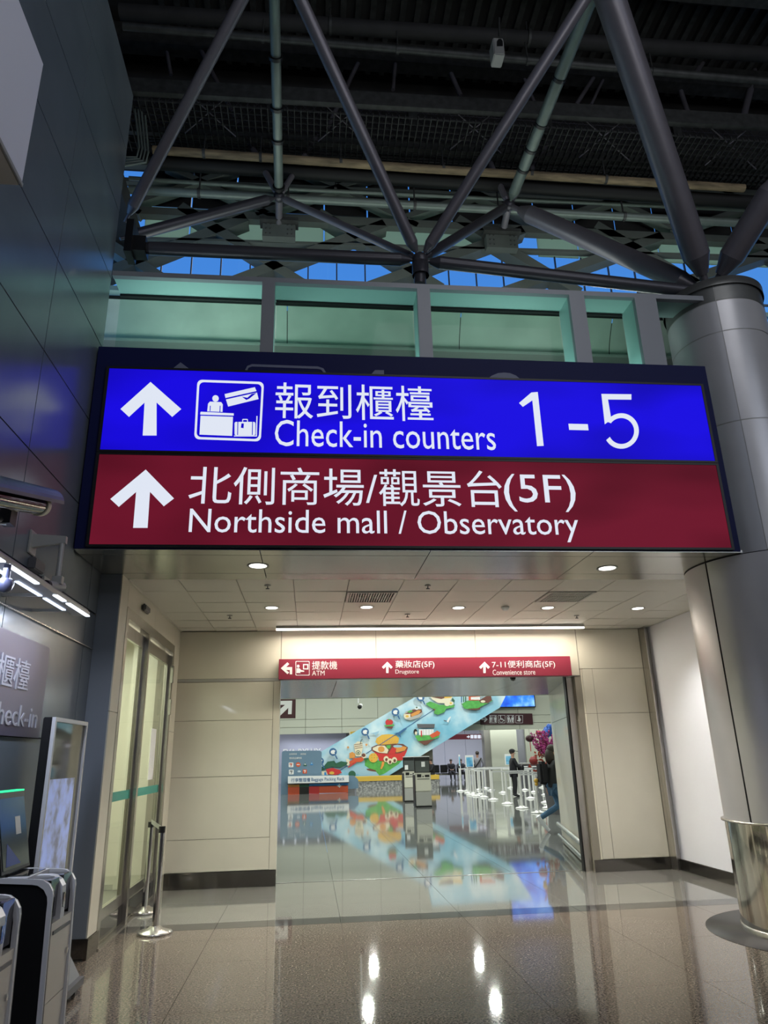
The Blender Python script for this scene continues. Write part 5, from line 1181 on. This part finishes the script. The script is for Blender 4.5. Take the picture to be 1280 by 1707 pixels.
seat = dict(pelvis=(0, .12, .52), chest=(0, .14, .90), neckb=(0, .12, 1.03), neck=(0, .10, 1.07), headb=(0, .06, 1.14), headm=(0, .05, 1.21), headt=(0, .06, 1.28), shL=(-.19, .12, 1.0), elL=(-.24, .0, .76), wrL=(-.1, -.2, .66), haL=(-.05, -.25, .66), fiL=(0, -.3, .66), shR=(.19, .12, 1.0), elR=(.24, 0, .76), wrR=(.1, -.2, .66), haR=(.05, -.25, .67), fiR=(0, -.3, .67),
            hipL=(-.1, .08, .51), knL=(-.13, -.36, .50), anL=(-.13, -.38, .08), toL=(-.13, -.55, .035), hipR=(.1, .08, .51), knR=(.13, -.36, .50), anR=(.13, -.38, .08), toR=(.13, -.55, .035))
x1 = P(752, 1270, Y=50.1)[0]; x2 = P(768.5, 1270, Y=50.1)[0]
person('person in dark clothes seated on the dark seats, left one, looking down', (x1, 50.15, 0), 0, J0(**seat), dict(top='cloth_b', legs='cloth_b', shoe='cloth_d'), group='people waiting on the seats')
person('person in dark clothes seated on the dark seats behind the edge-on notice', (x2, 50.15, 0), 0, J0(**seat), dict(top='cloth_d', legs='cloth_b', shoe='cloth_b'), group='people waiting on the seats')
p = P(798, 1300, Y=39)
pr, v0 = person('standing person in a grey jacket seen from behind with a black crossbody strap', (p[0], 39, 0), math.pi, J0(elL=(-.3, .05, 1.12), elR=(.3, .05, 1.12)), dict(top='cloth_g', legs='cloth_b', shoe='cloth_b'))
b_ = B().tube([(-.16, .17, 1.42), (0, .20, 1.2), (.2, .16, .95)], .035, 6); b_.v = [tuple(Vector(v)+v0) for v in b_.v]; b_.build('bag_strap', 'black', pr)
p = P(857, 1300, Y=29.2)
pr, v0 = person('standing person in a black jacket and dark cap beside the cream pier', (p[0], 29.2, 0), R90, J0(elR=(.22, -.12, 1.12), wrR=(.1, -.3, 1.1), haR=(.05, -.36, 1.12), fiR=(.02, -.42, 1.13), elL=(-.22, -.12, 1.12), wrL=(-.1, -.3, 1.08), haL=(-.05, -.36, 1.08), fiL=(0, -.42, 1.08)), dict(top='cloth_b', legs='cloth_b', shoe='cloth_d'))
b_ = B().ball((0, .0, 1.70), .115, 14, (1, 1.05, .7)).prism([(-.07, -.08, 1.69), (.07, -.08, 1.69), (.05, -.24, 1.67), (-.05, -.24, 1.67)], (0, 0, .015)); b_.v = [tuple(Vector(v)+v0) for v in b_.v]; b_.build('cap', 'cloth_b', pr)
b_ = B().ball((0, -.3, 1.05), .17, 12, (1, .8, 1.1)); b_.v = [tuple(Vector(v)+v0) for v in b_.v]; b_.build('shoulder_bag', 'black', pr)
p = P(684.5+35, 1290, Y=41.5)
pr, v0 = person('dark-clad person sitting on the bench behind the kiosks', (P(716, 1280, Y=40.3)[0], 40.3, .12), math.radians(-70), J0(**seat), dict(top='cloth_b', legs='cloth_b', shoe='black'))
# walking person, half behind the passage wall, stepping to the right
wk = J0(hipR=(.1, .0, .86), knR=(.1, -.08, .52), anR=(.10, .38, .27), toR=(.10, .21, .05), hipL=(-.1, -.02, .86), knL=(-.1, -.26, .50), anL=(-.1, -.42, .09), toL=(-.1, -.58, .035), elL=(-.24, -.12, 1.1), elR=(.26, .12, 1.10), wrR=(.25, .10, .86), haR=(.25, .09, .79), fiR=(.25, .08, .72), neckb=(0, -.01, 1.43))
pr, v0 = person('person in a charcoal top and blue jeans stepping behind the passage wall, backpack in front', (5.29, 16.0, .0), R90, wk, dict(top='cloth_d', legs='jeans', shoe='white'))
b_ = B().box(-.16, .16, .16, .34, .95, 1.42, ch=.05); b_.v = [tuple(Vector(v)+v0) for v in b_.v]; b_.build('backpack', 'cloth_b', pr)
b_ = B().ball((.10, .38, 1.03), .05).ball((.10, .38, .96), .04); b_.v = [tuple(Vector(v)+v0) for v in b_.v]; b_.build('yellow_charm', 'gold', pr, 'yellow plush charm on the bag')
b_ = B().ball((0, .06, 1.52), .12, 12, (1, .9, 1.5)); b_.v = [tuple(Vector(v)+v0) for v in b_.v]; b_.build('long_hair', 'hair', pr)
